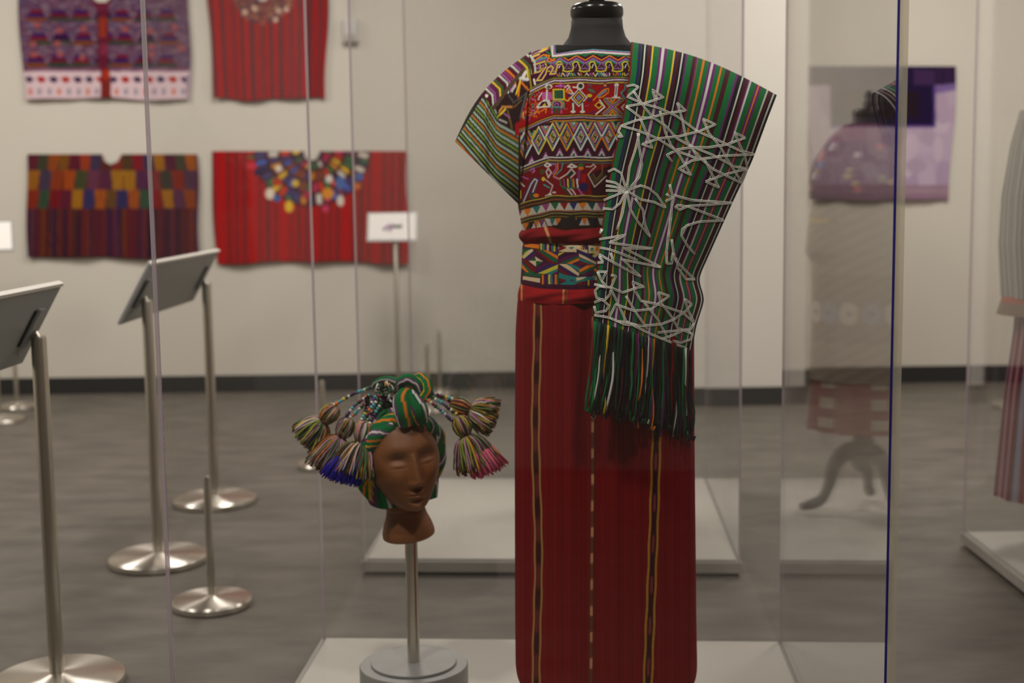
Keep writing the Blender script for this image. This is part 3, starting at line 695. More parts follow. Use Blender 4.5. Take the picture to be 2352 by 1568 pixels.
for i, c in enumerate(((150, 70, 130), MAR, YEL, NAV, GRN, ORG, PUR, WHT)): cv.line([(755 + i * 26, 855), (765 + i * 26, 965)], 24, c)
cv.line([(700, 860), (710, 940), (760, 975), (960, 975)], 16, GRN); cv.poly([(280, 1060), (350, 1060), (360, 1120), (290, 1130)], (40, 80, 50)); cv.disc(370, 1078, 40, 26, ORG); cv.disc(560, 1062, 26, 16, WHT); cv.disc(620, 1036, 30, 14, (220, 190, 190)); cv.disc(455, 750, 34, 40, (84, 84, 40)); cv.disc(470, 850, 26, 30, YEL)
def dropC(x): return np.where(np.asarray(x) < 570, (570 - np.asarray(x)) * .26, 0)
def bandC(y, w, c):
    X_ = np.arange(-900, 2700, 20); cv.line(np.stack([X_, y + dropC(X_) + 6 * np.sin(X_ / 60.)], 1), w, c)
cv.poly([(x, 1075 + dropC(x)) for x in xs] + [(x, 1650) for x in xs[::-1]], (58, 40, 26))
for y, w, c in ((1085, 16, (186, 168, 56)), (1105, 16, MAR), (1125, 14, (60, 70, 40)), (1140, 16, (150, 74, 40)), (1160, 18, (50, 50, 30))): bandC(y, w, c)
cv.poly([(x, 1180 + dropC(x)) for x in xs] + [(x, 1285 + dropC(x)) for x in xs[::-1]], (208, 200, 184))
TC = [ORG, (54, 122, 116), (160, 74, 128), (36, 104, 66), (150, 34, 36), (60, 52, 112), ORG, (34, 80, 72), (150, 74, 128), GRN, RED]
for i in range(-9, 20):
    x = 630 + (i - 3) * 128; d0 = float(dropC(x)); cv.poly([(x - 58, 1184 + d0), (x + 58, 1182 + d0 - 10), (x + 6, 1284 + d0)], TC[i % 11])
for y, w, c in ((1292, 14, (170, 110, 40)), (1310, 14, (70, 50, 90)), (1328, 12, (168, 160, 60)), (1350, 24, (60, 44, 26)), (1372, 12, (130, 120, 50))): bandC(y, w, c)
for i in range(-14, 26):
    x = 600 + i * 74; d0 = float(dropC(x)) * .8
    cv.poly([(x - 40, 1390 + d0), (x + 40, 1390 + d0), (x + rs.uniform(-10, 10), 1490 + d0)], [(206, 198, 184), (54, 120, 110), (200, 170, 50), (44, 42, 60), (196, 190, 190), (220, 120, 40), (48, 42, 40), (130, 70, 110)][rs.randint(8)])
    cv.poly([(x - 4, 1490 + d0), (x + 70, 1490 + d0), (x + 36, 1400 + d0)], [(196, 186, 176), (50, 46, 44), (70, 50, 40), (206, 200, 190)][rs.randint(4)])
cv.poly([(720, 1400), (900, 1360), (960, 1500), (640, 1520)], (50, 44, 42))
# sleeve: chevron band, dark zigzag inset and parallel stripes
cv.T(0, 0, 1)
def sl(P): return [(1040 + x / 4.129, 100 + y / 4.129) for x, y in P]
cv.poly(sl([(-60, 900), (290, 500), (420, 620), (450, 760), (640, 860), (640, 1600), (300, 1300)]), (42, 46, 36))
cv.poly(sl([(400, 600), (690, 250), (730, 460), (640, 700), (600, 880), (440, 780)]), (50, 30, 34))
h_x = np.array([1030, 1045, 1113, 1140, 1150, 1192, 1240]); 
ys_, xs_ = np.mgrid[0:cv.a.shape[0], 0:cv.a.shape[1]]
pxx = xs_ / cv.ss + cv.o[0]; pyy = ys_ / cv.ss + cv.o[1]
hA = np.interp(pxx, h_x, np.array([-15, 0, 70, 120, 128, 146, 166.])); hB = np.interp(pxx, h_x, np.array([-16, 0, 80, 106, 116, 152, 196.]))
tt = np.clip((pyy - 230) / 220., 0, 1)
g = pyy - (hA * (1 - tt) + hB * tt)
top = np.interp(pxx, [1045, 1109, 1140, 1146, 1192], [325, 222, 252, 284, 306])
sm = (pxx < 1191) & (pyy > top) & (pxx > 1035)
ph = (g - 137) / 24.
k = np.floor(ph).astype(int); fr = ph - k
col_ = np.zeros(cv.a.shape); col_[:] = (46, 52, 38)
alt = (k % 2 == 0)[..., None]
for lo, hi, ca, cb in ((0, .26, (168, 186, 172), (168, 186, 172)), (.26, .4, (40, 82, 56), (40, 82, 56)), (.4, .5, (52, 34, 44), (92, 40, 60)), (.5, .66, (150, 164, 44), (208, 104, 40)), (.66, .78, (48, 116, 60), (150, 140, 44)), (.78, .9, (70, 36, 44), (44, 100, 60)), (.9, 1, (44, 44, 36), (46, 46, 38))):
    w_ = ((fr >= lo) & (fr < hi))[..., None]; col_ = np.where(w_, np.where(alt, ca, cb), col_)
cv.a[:] = np.where(sm[..., None], col_, cv.a)
cv.poly(sl([(270, 480), (260, 380), (700, 40), (740, 200), (560, 360), (430, 560), (400, 610)]), (74, 22, 46))
CH = [(MAR, WHT), (LIL, (126, 54, 110)), (YEL, GRN), (MAR, MAR), (WHT, WHT), (LIL, (126, 54, 110)), (ORG, YEL)]
for i in range(19):
    x, y = 290 + i * 23.5, 500 - i * 18.5; c = [MAR, (206, 214, 196), (150, 80, 146), (104, 40, 86), YEL, (60, 100, 60), MAR, (206, 214, 196), (160, 90, 150), (150, 60, 120), ORG][i % 11]
    cv.line(sl([(x - 60, y - 105), (x + 10, y - 45), (x + 62, y + 5), (x + 70, y + 95)]), 19 / 4.129, c)
for P, w, c in (([(390, 610), (560, 380), (680, 240)], 34, (88, 70, 54)), ([(620, 500), (640, 360), (720, 440)], 18, ORG), ([(600, 480), (640, 350)], 16, YEL), ([(690, 270), (660, 330), (710, 340)], 30, WHT), ([(590, 400), (560, 450)], 24, (200, 190, 200)), ([(530, 490), (580, 560), (700, 470)], 14, (90, 86, 80)), ([(440, 650), (470, 600), (560, 600)], 18, (220, 150, 70)), ([(430, 690), (500, 620)], 16, YEL), ([(440, 720), (510, 750)], 14, (206, 200, 190)), ([(720, 250), (745, 430)], 16, (170, 150, 50)), ([(770, 340), (780, 385)], 20, WHT), ([(640, 700), (660, 610), (700, 470)], 16, (100, 96, 90)), ([(580, 600), (650, 540)], 14, (120, 100, 60)), ([(520, 640), (560, 800)], 22, (110, 88, 40)), ([(480, 660), (540, 700)], 14, LIL)):
    cv.line(sl(P), w / 4.129, c)
cv.poly(sl([(590, 760), (630, 740), (630, 880), (590, 870)]), (170, 24, 28)); cv.disc(*sl([(320, 496)])[0], 4, 4, (236, 220, 206))
blouse_canvas = cv

phis = phi_list(-math.pi / 2, .44, 300, 46)
ROWS = [(116, 1290, 1470, .084), (118, 1262, 1480, .092), (122, 1228, 1500, .098), (140, 1207, 1530, .110), (160, 1202, 1545, .116), (200, 1194, 1562, .122), (280, 1186, 1592, .126), (380, 1184, 1592, .126), (460, 1188, 1590, .122), (500, 1195, 1584, .118), (532, 1201, 1580, .114)]
def blouse_shape(P, ph, pys):
    f = np.clip((np.cos(ph))[None], 0, 1)
    w = .0035 * np.sin(P[..., 0] * 60 + 1.5) * f * np.clip((pys - 180) / 200, 0, 1)[:, None] + .002 * np.sin(P[..., 0] * 130 + P[..., 2] * 30) * f
    P[..., 1] -= w
    near = np.clip((175 - pys) / 40, 0, 1)[:, None] * np.clip((np.sin(ph) - .55) * 4, 0, 1)[None]     # flatter under the shawl
    P[..., 1] = YM + (P[..., 1] - YM) * (1 - .6 * near); return P
def from_canvas(c):
    def fn(Pf, ph, py):
        x, y = proj(Pf); return c.sample(x, y)
    return fn
BL = empty('embroidered_blouse', (.19, YM, 1.13)); tag(BL, 'colourful embroidered blouse with figure bands and striped sleeves under the green shawl', 'blouse')
BC = np.array((.19, YM, 1.13))
P, cols = row_tube(ROWS, YM, phis, from_canvas(cv), blouse_shape)
# shoulders rise a little from front to side
w = np.clip((150 - np.linspace(113, 532, P.shape[0])) / 40, 0, 1)[:, None] * np.abs(np.sin(phis))[None] ** 3
P[..., 2] += w * .010
tube_obj('bodice', P, cols, M['cloth'], BL, BC)
# sleeves: tubes between an upright oval at the shoulder and a slanted oval at the cuff
def sleeve(side):
    ns, nt = 300, 120
    s = np.linspace(0, 2 * math.pi, ns, endpoint=False); t = np.linspace(0, 1, nt)
    ci, hi = np.array((1206., 294.)), np.array((14., -176.))
    co, ho = np.array((1119., 398.)), np.array((-74., -73.))
    c = ci + (co - ci) * t[:, None]; h = hi + (ho - hi) * (t[:, None] ** 1.0)
    pc = c[:, None] + h[:, None] * np.cos(s)[None, :, None]
    bulge = 26 * np.sin(math.pi * t)[:, None] * np.clip(np.cos(s), 0, 1)[None] ** 1.2
    pc[..., 0] -= bulge * .75; pc[..., 1] -= bulge * .55
    dep = (.075 - .02 * t)[:, None] * np.sin(s)[None]
    dep = dep + np.where(np.sin(s)[None] > 0, 1, 0) * .012 * np.exp(-((pc[..., 0] - 1128) / 10) ** 2) * -1 * np.clip((pc[..., 1] - 240) / 40, 0, 1)
    Y = YM - dep
    d = _F + _R * ((pc[..., 0] - IW / 2) / FPX)[..., None] + _U * ((IH / 2 - pc[..., 1]) / FPX)[..., None]
    P = _C + d * (YM / d[..., 1])[..., None]; P[..., 1] = Y
    x, y = proj(np.stack([P[..., 0], YM - np.abs(P[..., 1] - YM), P[..., 2]], -1).reshape(-1, 3))
    cols = blouse_canvas.sample(x, y)
    if side < 0:
        P[..., 0] = 2 * .19 - P[..., 0]; P = P[:, ::-1]; cols = cols.reshape(nt, ns, 3)[:, ::-1].reshape(-1, 3)
        P[..., 0] = .30 + (P[..., 0] - .30) * .78; P[..., 2] -= .03
    return obj('sleeve', P.reshape(-1, 3) - BC, gridfaces(nt, ns, wrap=True), M['cloth'], BL, True, cols)
sleeve(1); sleeve(-1)

# ------------------------------------------------------------------ main costume: skirt with its folded waist, sash
SK = empty('wrap_skirt', (.19, YM, HP)); tag(SK, 'long red wrap skirt with thin ikat stripes below the patterned sash', 'skirt')
SC_ = np.array((.19, YM, HP))
def skirt_colour(Pf, ph, py):
    x, y = proj(Pf); n = len(x)
    c = np.zeros((n, 3)); c[:] = (120, 17, 21)
    st = .5 + .5 * np.sin(x * .41) * np.sin(x * .173 + 1) ; c += (st[:, None] - .5) * np.array((22, 3, 4))
    c += (np.sin(x * 2.2 + 3 * np.sin(x * .13)) * .5)[:, None] * np.array((8, 1, 1))
    # the lower skirt is woven a touch plainer
    def stripe(xc, w, colr, m=None):
        k = np.clip(w / 2 - np.abs(x - xc) + .6, 0, 1)
        if m is not None: k = k * m
        c[:] = c + k[:, None] * (np.asarray(colr, float) - c)
    w1 = 1232 + 3 * np.sin(y / 90.) + (y - 700) * .003
    dash = np.clip(np.sin(y / 16.5) * 1.6 + .4, 0, 1)
    stripe(w1, 12, (66, 24, 22)); stripe(w1, 6, (120, 40, 40), 1 - dash)
    pin = .7 * np.sin(y / 16.5)
    stripe(w1 - 8 - pin, 4.6, (168, 126, 76)); stripe(w1 + 8 + pin, 4.6, (168, 126, 76))
    w2 = np.interp(y, [680, 1100, 1568], [1362, 1361, 1357.]); d2 = np.clip(np.sin(y / 9.6) * 2, 0, 1)
    stripe(w2, 9, (74, 34, 26)); stripe(w2, 6, (196, 146, 106), d2); stripe(w2, 6, (104, 66, 38), 1 - d2)
    w3 = np.interp(y, [680, 1000, 1200, 1568], [1512, 1508, 1502, 1488.])
    stripe(w3, 13, (60, 20, 26)); stripe(w3, 6, (130, 52, 56), np.clip(np.sin(y / 15.) * 2, 0, 1))
    p3 = .7 * np.sin(y / 15.)
    stripe(w3 - 9 - p3, 5.0, (180, 130, 46)); stripe(w3 + 9 + p3, 5.0, (180, 130, 46))
    return lin(np.clip(c, 0, 255))
def skirt_shape(P, ph, pys):
    f = np.clip(np.cos(ph), 0, 1)[None]; x = P[..., 0]
    amp = np.interp(pys, [680, 760, 1000, 1300], [.6, 1, .7, .4])[:, None]
    P[..., 1] -= amp * f * (.004 * np.sin(x * 75 + .4) + .0025 * np.sin(x * 160 + 2) + .004 * np.sin(x * 31))
    hem = np.clip((pys - 1530) / 45, 0, 1)[:, None]
    P[..., 0] -= (P[..., 0] - .187) * .05 * hem ** 2
    P[..., 2] += .0
    return P
phs = phi_list(-math.pi / 2, math.pi / 2, 430, 60)
P, cols = row_tube([(672, 1192, 1590, .118), (690, 1188, 1592, .122), (760, 1184, 1592, .126), (1000, 1182, 1593, .13), (1400, 1183, 1597, .134), (1520, 1184, 1599, .136), (1552, 1188, 1597, .135), (1562, 1192, 1593, .133)], YM, phs, skirt_colour, skirt_shape, step=4.)
tube_obj('skirt_cloth', P, cols, M['cloth'], SK, SC_)
def band_colour(cs, stripes=()):
    def fn(Pf, ph, py):
        x, y = proj(Pf); c = np.zeros((len(x), 3)); c[:] = cs
        c += (np.sin(x * .9) * np.sin(y * 1.1))[:, None] * np.array((7, 1, 1))
        for xc, sl_, w, cc in stripes:
            k = np.clip(w / 2 - np.abs(x - xc - sl_ * (y - 600)) + .6, 0, 1); c = c + k[:, None] * (np.asarray(cc, float) - c)
        return lin(np.clip(c, 0, 255))
    return fn
def wavy(amp, fx, seed):
    def fn(P, ph, pys):
        P[..., 1] -= amp * np.sin(ph * fx + seed)[None] * np.sin((pys - pys[0]) / (pys[-1] - pys[0]) * math.pi)[:, None]
        fr_ = ((pys - pys[0]) / (pys[-1] - pys[0]))[:, None]
        P[..., 1] += amp * .9 * np.sin(ph[None] * 6 + fr_ * 7 + 2 * np.sin(ph[None] * 2 + seed)) * np.sin(fr_ * math.pi)
        P[..., 2] += amp * .8 * np.sin(ph * fx * .7 + seed)[None]
        return P
    return fn
pb = phi_list(-math.pi / 2, math.pi / 2, 240, 50)
P, cols = row_tube([(519, 1207, 1574, .112), (524, 1196, 1584, .124), (534, 1190, 1590, .131), (545, 1192, 1588, .129), (551, 1200, 1580, .12), (556, 1206, 1574, .114)], YM, pb, band_colour((122, 20, 24), ((1280, .35, 6, (190, 140, 90)),)), wavy(.003, 9, 1), step=1.5)
tube_obj('rolled_waist', P, cols, M['cloth'], SK, SC_)
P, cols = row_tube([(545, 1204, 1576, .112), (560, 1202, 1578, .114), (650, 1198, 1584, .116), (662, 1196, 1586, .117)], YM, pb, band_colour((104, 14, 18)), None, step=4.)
tube_obj('under_fold', P, cols, M['cloth'], SK, SC_)
P, cols = row_tube([(649, 1197, 1584, .116), (655, 1193, 1588, .126), (668, 1190, 1590, .1285), (680, 1188, 1592, .127), (686, 1190, 1591, .122)], YM, pb, band_colour((150, 24, 28), ((1298, -.05, 4, (196, 140, 80)), (1305, -.05, 3, (110, 80, 40)), (1198, 0, 4, (200, 140, 80)))), wavy(.002, 7, 2.), step=1.5)
tube_obj('waist_fold', P, cols, M['cloth'], SK, SC_)

cv = Canvas(1170, 530, 1620, 680, 3, (74, 30, 54)).T(1180, 500, 7.841)
CRM = (222, 200, 158); TE = (40, 128, 124); DG = (36, 92, 62); PU = (92, 28, 78); NV = (54, 42, 92); OR = (228, 124, 34); YG = (206, 194, 62); MR = (124, 24, 28)
def sash(dx):
    f = lambda P: [(x + dx, y) for x, y in P]
    R_ = lambda x0, y0, x1, y1, c: cv.poly(f([(x0, y0), (x1, y0), (x1, y1), (x0, y1)]), c)
    R_(170, 380, 480, 455, NV); cv.poly(f([(185, 450), (465, 485), (455, 560), (190, 520)]), OR)
    for i, c in enumerate((YG, TE, PU, CRM, PU, TE, YG, NV)): R_(478 + i * 40, 415, 512 + i * 40, 610, c)
    cv.poly(f([(800, 450), (1130, 470), (1330, 560), (1330, 640), (1130, 560), (1130, 620), (810, 610)]), CRM)
    cv.poly(f([(815, 480), (960, 540), (815, 600)]), MR); cv.poly(f([(980, 530), (1100, 520), (1040, 570)]), TE)
    for i, c in enumerate((OR, DG, PU, NV)): R_(1205 + i * 36, 470, 1238 + i * 36, 575, c)
    R_(1345, 480, 1560, 640, CRM); R_(1390, 540, 1430, 600, TE); R_(1400, 580, 1450, 620, YG); R_(1470, 520, 1530, 600, OR)
    # big diamond
    for P_, c in (([(150, 560), (380, 560), (170, 730)], DG), ([(150, 690), (250, 590), (330, 560), (360, 600), (180, 740)], CRM), ([(150, 700), (210, 610), (260, 600), (160, 730)], YG),
                  ([(180, 740), (360, 590), (390, 640), (230, 760)], NV), ([(190, 760), (390, 640), (400, 690), (260, 780)], PU),
                  ([(380, 575), (420, 575), (700, 790), (800, 830), (660, 830)], MR), ([(420, 575), (520, 580), (790, 750), (790, 810), (700, 790)], DG), ([(520, 580), (620, 590), (800, 690), (795, 750)], OR), ([(620, 590), (800, 620), (800, 690)], NV),
                  ([(260, 770), (390, 690), (530, 790), (400, 880)], PU), ([(265, 775), (385, 695), (400, 775)], DG), ([(385, 695), (530, 790), (400, 775)], CRM), ([(265, 775), (400, 775), (400, 880)], CRM), ([(400, 775), (530, 790), (400, 880)], DG),
                  ([(150, 750), (220, 760), (400, 920), (400, 980), (330, 960)], MR), ([(150, 800), (340, 970), (380, 1000), (280, 990), (150, 860)], DG), ([(145, 830), (275, 985), (230, 985), (140, 900)], OR),
                  ([(400, 900), (620, 800), (700, 810), (400, 960)], PU), ([(400, 960), (640, 830), (800, 830), (420, 1000)], NV), ([(430, 1000), (795, 840), (795, 910), (560, 1010)], YG), ([(560, 1010), (795, 910), (790, 960), (690, 1010)], TE), ([(690, 1010), (795, 960), (800, 1010)], PU),
                  ([(800, 640), (930, 610), (800, 690)], YG), ([(800, 690), (1000, 620), (1140, 630), (810, 740)], (60, 24, 56)), ([(805, 750), (1150, 630), (1165, 680), (810, 800)], PU), ([(810, 820), (1165, 680), (1170, 720), (960, 820)], DG), ([(950, 820), (1180, 720), (1180, 770), (1030, 835)], OR), ([(1060, 835), (1190, 780), (1190, 840)], NV),
                  ([(1135, 560), (1320, 640), (1500, 740), (1500, 790), (1170, 640)], NV), ([(1170, 640), (1490, 800), (1480, 840), (1180, 700)], CRM), ([(1180, 720), (1470, 840), (1400, 845), (1190, 770)], TE), ([(1195, 780), (1400, 845), (1195, 845)], MR),
                  ([(810, 830), (960, 830), (1180, 1000), (1170, 1050)], CRM), ([(950, 835), (1050, 835), (1190, 900), (1180, 970)], TE), ([(1070, 840), (1195, 850), (1190, 890)], MR), ([(1195, 850), (1330, 855), (1195, 890)], NV),
                  ([(805, 860), (870, 870), (1150, 1050), (1040, 1030)], NV), ([(805, 910), (1020, 1030), (950, 1030), (810, 950)], MR),
                  ([(1180, 930), (1330, 850), (1480, 850), (1185, 985)], OR), ([(1190, 990), (1470, 860), (1460, 920), (1200, 1030)], DG), ([(1210, 1030), (1450, 940), (1440, 1000), (1300, 1050)], PU)):
        cv.poly(f(P_), c)
    cv.poly(f([(190, 975), (500, 1010), (490, 1070), (180, 1040)]), DG); cv.poly(f([(165, 1050), (475, 1090), (470, 1170), (160, 1110)]), CRM)
    for i, c in enumerate((OR, PU, NV, YG, TE, PU, OR, DG)): R_(505 + i * 39, 1020, 540 + i * 39, 1195, c)
    cv.poly(f([(815, 980), (930, 1030), (1100, 1060), (1330, 1060), (1480, 1060), (1470, 1110), (1200, 1150), (1080, 1210), (815, 1200), (950, 1140), (815, 1080)]), TE); cv.poly(f([(840, 1090), (950, 1120), (850, 1160)]), MR); cv.poly(f([(990, 1130), (1050, 1110), (1110, 1150)]), PU); cv.poly(f([(1125, 1080), (1320, 1060), (1250, 1100), (1130, 1140)]), CRM)
    R_(1150, 1160, 1230, 1210, MR); R_(1260, 1140, 1290, 1210, MR); R_(1335, 1120, 1362, 1220, YG); R_(1370, 1110, 1420, 1220, PU)
sash(1260); sash(2500); sash(0)
P, cols = row_tube([(553, 1205, 1576, .118), (557, 1200, 1580, .1215), (600, 1198, 1583, .122), (650, 1195, 1586, .123), (655, 1197, 1584, .121)], YM, phi_list(-math.pi / 2, .3, 300, 60), from_canvas(cv), None, step=.8)
sa = tube_obj('woven_belt', P, cols, M['cloth'], None, np.array((.19, YM, 1.05))); sa.location = (.19, YM, 1.05)
tag(sa, 'multicoloured geometric woven sash around the waist of the red skirt', 'belt')

# ------------------------------------------------------------------ main costume: shawl
GR = (29, 112, 60); BK = (28, 28, 30); MN = (76, 30, 38); VI = (112, 42, 112); NB = (46, 40, 84); DR = (120, 34, 34); WH = (214, 214, 204); YW = (228, 190, 50); OG = (226, 124, 34); DG2 = (40, 74, 60)
STR = [(0, DR), (.012, GR), (.052, NB), (.07, DG2), (.078, BK), (.092, WH), (.102, BK), (.115, MN), (.137, NB), (.145, YW), (.157, GR), (.195, VI), (.212, WH), (.23, VI), (.25, GR), (.292, YW), (.305, NB), (.315, MN), (.335, BK), (.35, WH), (.36, BK), (.375, VI), (.387, GR), (.425, MN), (.448, VI), (.456, (150, 96, 40)), (.463, GR), (.494, OG), (.508, GR), (.536, VI), (.55, WH), (.566, VI), (.585, GR), (.615, OG), (.626, GR), (.65, MN), (.682, GR), (.722, VI), (.737, BK), (.762, WH), (.772, BK), (.785, MN), (.805, VI), (.815, WH), (.826, GR), (.86, VI), (.872, OG), (.882, VI), (.895, GR), (.932, WH), (.942, MN), (.965, BK), (.976, WH), (.984, BK), (1.0, BK)]
su = np.array([s[0] for s in STR]); scol = np.array([s[1] for s in STR], float)
def stripe_col(u): return scol[np.clip(np.searchsorted(su, u, 'right') - 1, 0, len(STR) - 1)]
SVv = [0, .1, .25, .4, .55, .68, .78, .88, 1]
SLx = [1450, 1446, 1430, 1403, 1385, 1374, 1368, 1364, 1362]; SLy = [91, 165, 270, 385, 500, 600, 665, 708, 742]
SRx = [1786, 1762, 1727, 1682, 1640, 1604, 1619, 1600, 1588]; SRy = [214, 276, 372, 466, 560, 640, 688, 745, 812]
def shawl_px(u, v):
    vv = np.linspace(0, 1, 60)
    def sm(a):
        q = np.interp(vv, SVv, a); k = np.r_[[q[0]] * 2, q, [q[-1]] * 2]; return np.convolve(k, [.1, .2, .4, .2, .1], 'valid')
    lx, ly, rx, ry = (np.interp(v, vv, sm(a)) for a in (SLx, SLy, SRx, SRy))
    x = lx + (rx - lx) * u; y = ly + (ry - ly) * u
    y = y - 20 * np.sin(math.pi * u) * np.clip(1 - v * 1.4, 0, 1)
    x = x - 14 * np.exp(-((v - .68) / .09) ** 2) * u ** 2 * (1 - u) * 2
    return x, y
def shawl_dep(u, v):
    g = 1 - np.exp(-np.abs(v) * 24)
    D = -.178 * g * (1 - .55 * u ** 1.6)
    D = D - .006 * np.sin(u * 9 + v * 3.) * g - .014 * np.sin(u * 7.2 + .4 - v * 1.2) * np.clip((v - .25) / .3, 0, 1) - .010 * np.exp(-((v - .68) / .12) ** 2) * np.sin(u * 11)
    return D
nu, nv = 420, 150
u = np.linspace(0, 1, nu)[None, :]; v = np.linspace(0, 1, nv)[:, None]
U, V_ = np.broadcast_arrays(u, v)
px, py = shawl_px(U, V_); dep = shawl_dep(U, V_)
d = _F + _R * ((px - IW / 2) / FPX)[..., None] + _U * ((IH / 2 - py) / FPX)[..., None]
PF = _C + d * ((YM + dep) / d[..., 1])[..., None]
# the cloth carries on over the shoulder and down the back
nb = 40
vb = np.linspace(.75, .02, nb)[:, None]; Ub, Vb = np.broadcast_arrays(u, vb)
pxb, pyb = shawl_px(Ub, Vb)
d = _F + _R * ((pxb - IW / 2) / FPX)[..., None] + _U * ((IH / 2 - pyb) / FPX)[..., None]
PB = _C + d * (YM / d[..., 1])[..., None]
PB[..., 1] = YM - shawl_dep(Ub, Vb) * .95
PS = np.concatenate([PB, PF], 0)
uu = np.concatenate([Ub, U], 0).ravel()
SH = empty('striped_shawl', (.3, YM, 1.1)); tag(SH, 'green striped shawl with white stitched figures draped over the shoulder', 'shawl')
SHC = np.array((.3, YM, 1.1))
cs = stripe_col(uu) + (np.random.RandomState(2).rand(len(uu), 1) - .5) * 6
sh = obj('shawl_cloth', PS.reshape(-1, 3) - SHC, gridfaces(nb + nv, nu)[:, ::-1].copy(), M['cloth'], SH, True, lin(np.clip(cs, 0, 255)))
# stitched figures: threads that follow the cloth
flat = np.stack(proj(PF.reshape(-1, 3)), 1)
_gx, _gy = flat[:, 0].reshape(nv, nu), flat[:, 1].reshape(nv, nu)
def on_shawl(x, y):
    sub = (_gx[::2, ::3] - x) ** 2 + (_gy[::2, ::3] - y) ** 2
    i, j = np.unravel_index(np.argmin(sub), sub.shape); return PF[::2, ::3][i, j]
def stitch(P, off, k, w=.0009):
    Q = np.array([(off[0] + a / k, off[1] + b / k) for a, b in P])
    seg = np.r_[0, np.cumsum(np.linalg.norm(np.diff(Q, axis=0), axis=1))]
    n = max(3, int(seg[-1] / 9)); t = np.unique(np.r_[np.linspace(0, seg[-1], n), seg])
    xs, ys = np.interp(t, seg, Q[:, 0]), np.interp(t, seg, Q[:, 1])
    # rounded corners
    g = MB()
    tx, ty = np.gradient(xs), np.gradient(ys); nl = np.hypot(tx, ty) + 1e-9; nx, ny = -ty / nl, tx / nl
    for o_ in (-1.55, 1.55):
        pts = []
        for a, b, c, e in zip(xs, ys, nx, ny):
            X, Y = a + c * o_, b + e * o_; p = on_shawl(X, Y); q = at_y(X, Y, p[1] - .0012); pts.append(q - SHC)
        g.tube(pts, w, 5)
    return g.build('stitched_line', M['thread'], SH, True)
Z2 = ((1350, 50), 3.136); Z3 = ((1250, 450), 2.614)
for P_ in ([(280, 465), (330, 455), (365, 470), (285, 540), (330, 560), (400, 590), (545, 545), (465, 490), (495, 590)],
           [(330, 500), (410, 620), (470, 690), (560, 750), (640, 840), (730, 890), (830, 1000), (900, 1060), (1000, 1110), (1105, 1160)],
           [(275, 610), (400, 590)], [(275, 610), (380, 690), (470, 695)],
           [(240, 750), (350, 710), (470, 685), (600, 655), (705, 640), (645, 585), (680, 700), (710, 850), (800, 990)],
           [(400, 590), (520, 625), (640, 680), (790, 790), (930, 850), (1100, 930), (1200, 955)],
           [(215, 825), (250, 830), (220, 790), (240, 750), (350, 780), (500, 840), (640, 930), (800, 990), (960, 970)],
           [(400, 880), (520, 840), (660, 825), (800, 790), (920, 740), (830, 700), (870, 800), (960, 910), (1010, 1000), (1060, 1080), (1110, 1160), (1150, 1060)],
           [(390, 880), (465, 910), (430, 820), (380, 700)],
           [(610, 1010), (570, 960), (650, 920), (750, 905), (870, 905), (1000, 885), (1135, 835), (1060, 800), (1090, 880), (1130, 960), (1150, 1060)],
           [(520, 640), (560, 800), (600, 890), (660, 960), (700, 1030), (745, 1105), (655, 1060), (750, 1000), (850, 985), (980, 965), (1200, 955)],
           [(850, 1150), (945, 1195), (890, 1090), (840, 990)],
           [(850, 1150), (970, 1105), (1060, 1080), (1150, 1060), (1050, 1040), (900, 960), (730, 890)],
           [(145, 1080), (190, 1060), (240, 1090), (280, 1215)], [(130, 1145), (200, 1160), (280, 1215)], [(130, 1180), (200, 1190), (280, 1215)], [(130, 1215), (280, 1220)],
           [(115, 1285), (200, 1250), (280, 1215)], [(110, 1345), (180, 1350), (230, 1310), (280, 1215)], [(280, 1215), (300, 1050), (350, 900), (370, 800)], [(300, 1200), (370, 1120), (390, 1030), (370, 900), (360, 800)],
           [(280, 1215), (380, 1180), (440, 1200), (500, 1250), (560, 1340), (480, 1300), (380, 1280), (280, 1215)], [(280, 1215), (310, 1360), (360, 1440), (450, 1550), (410, 1460), (400, 1360), (340, 1270)], [(280, 1215), (250, 1380), (210, 1500)],
           [(590, 1170), (610, 1250), (600, 1400), (580, 1560)], [(560, 1295), (620, 1260)], [(565, 1240), (600, 1265)],
           [(620, 1250), (750, 1285), (1040, 1305), (700, 1330), (650, 1320), (630, 1335), (660, 1355), (720, 1330), (850, 1380), (980, 1430), (800, 1440), (710, 1470), (680, 1530)]):
    stitch(P_, *Z2)
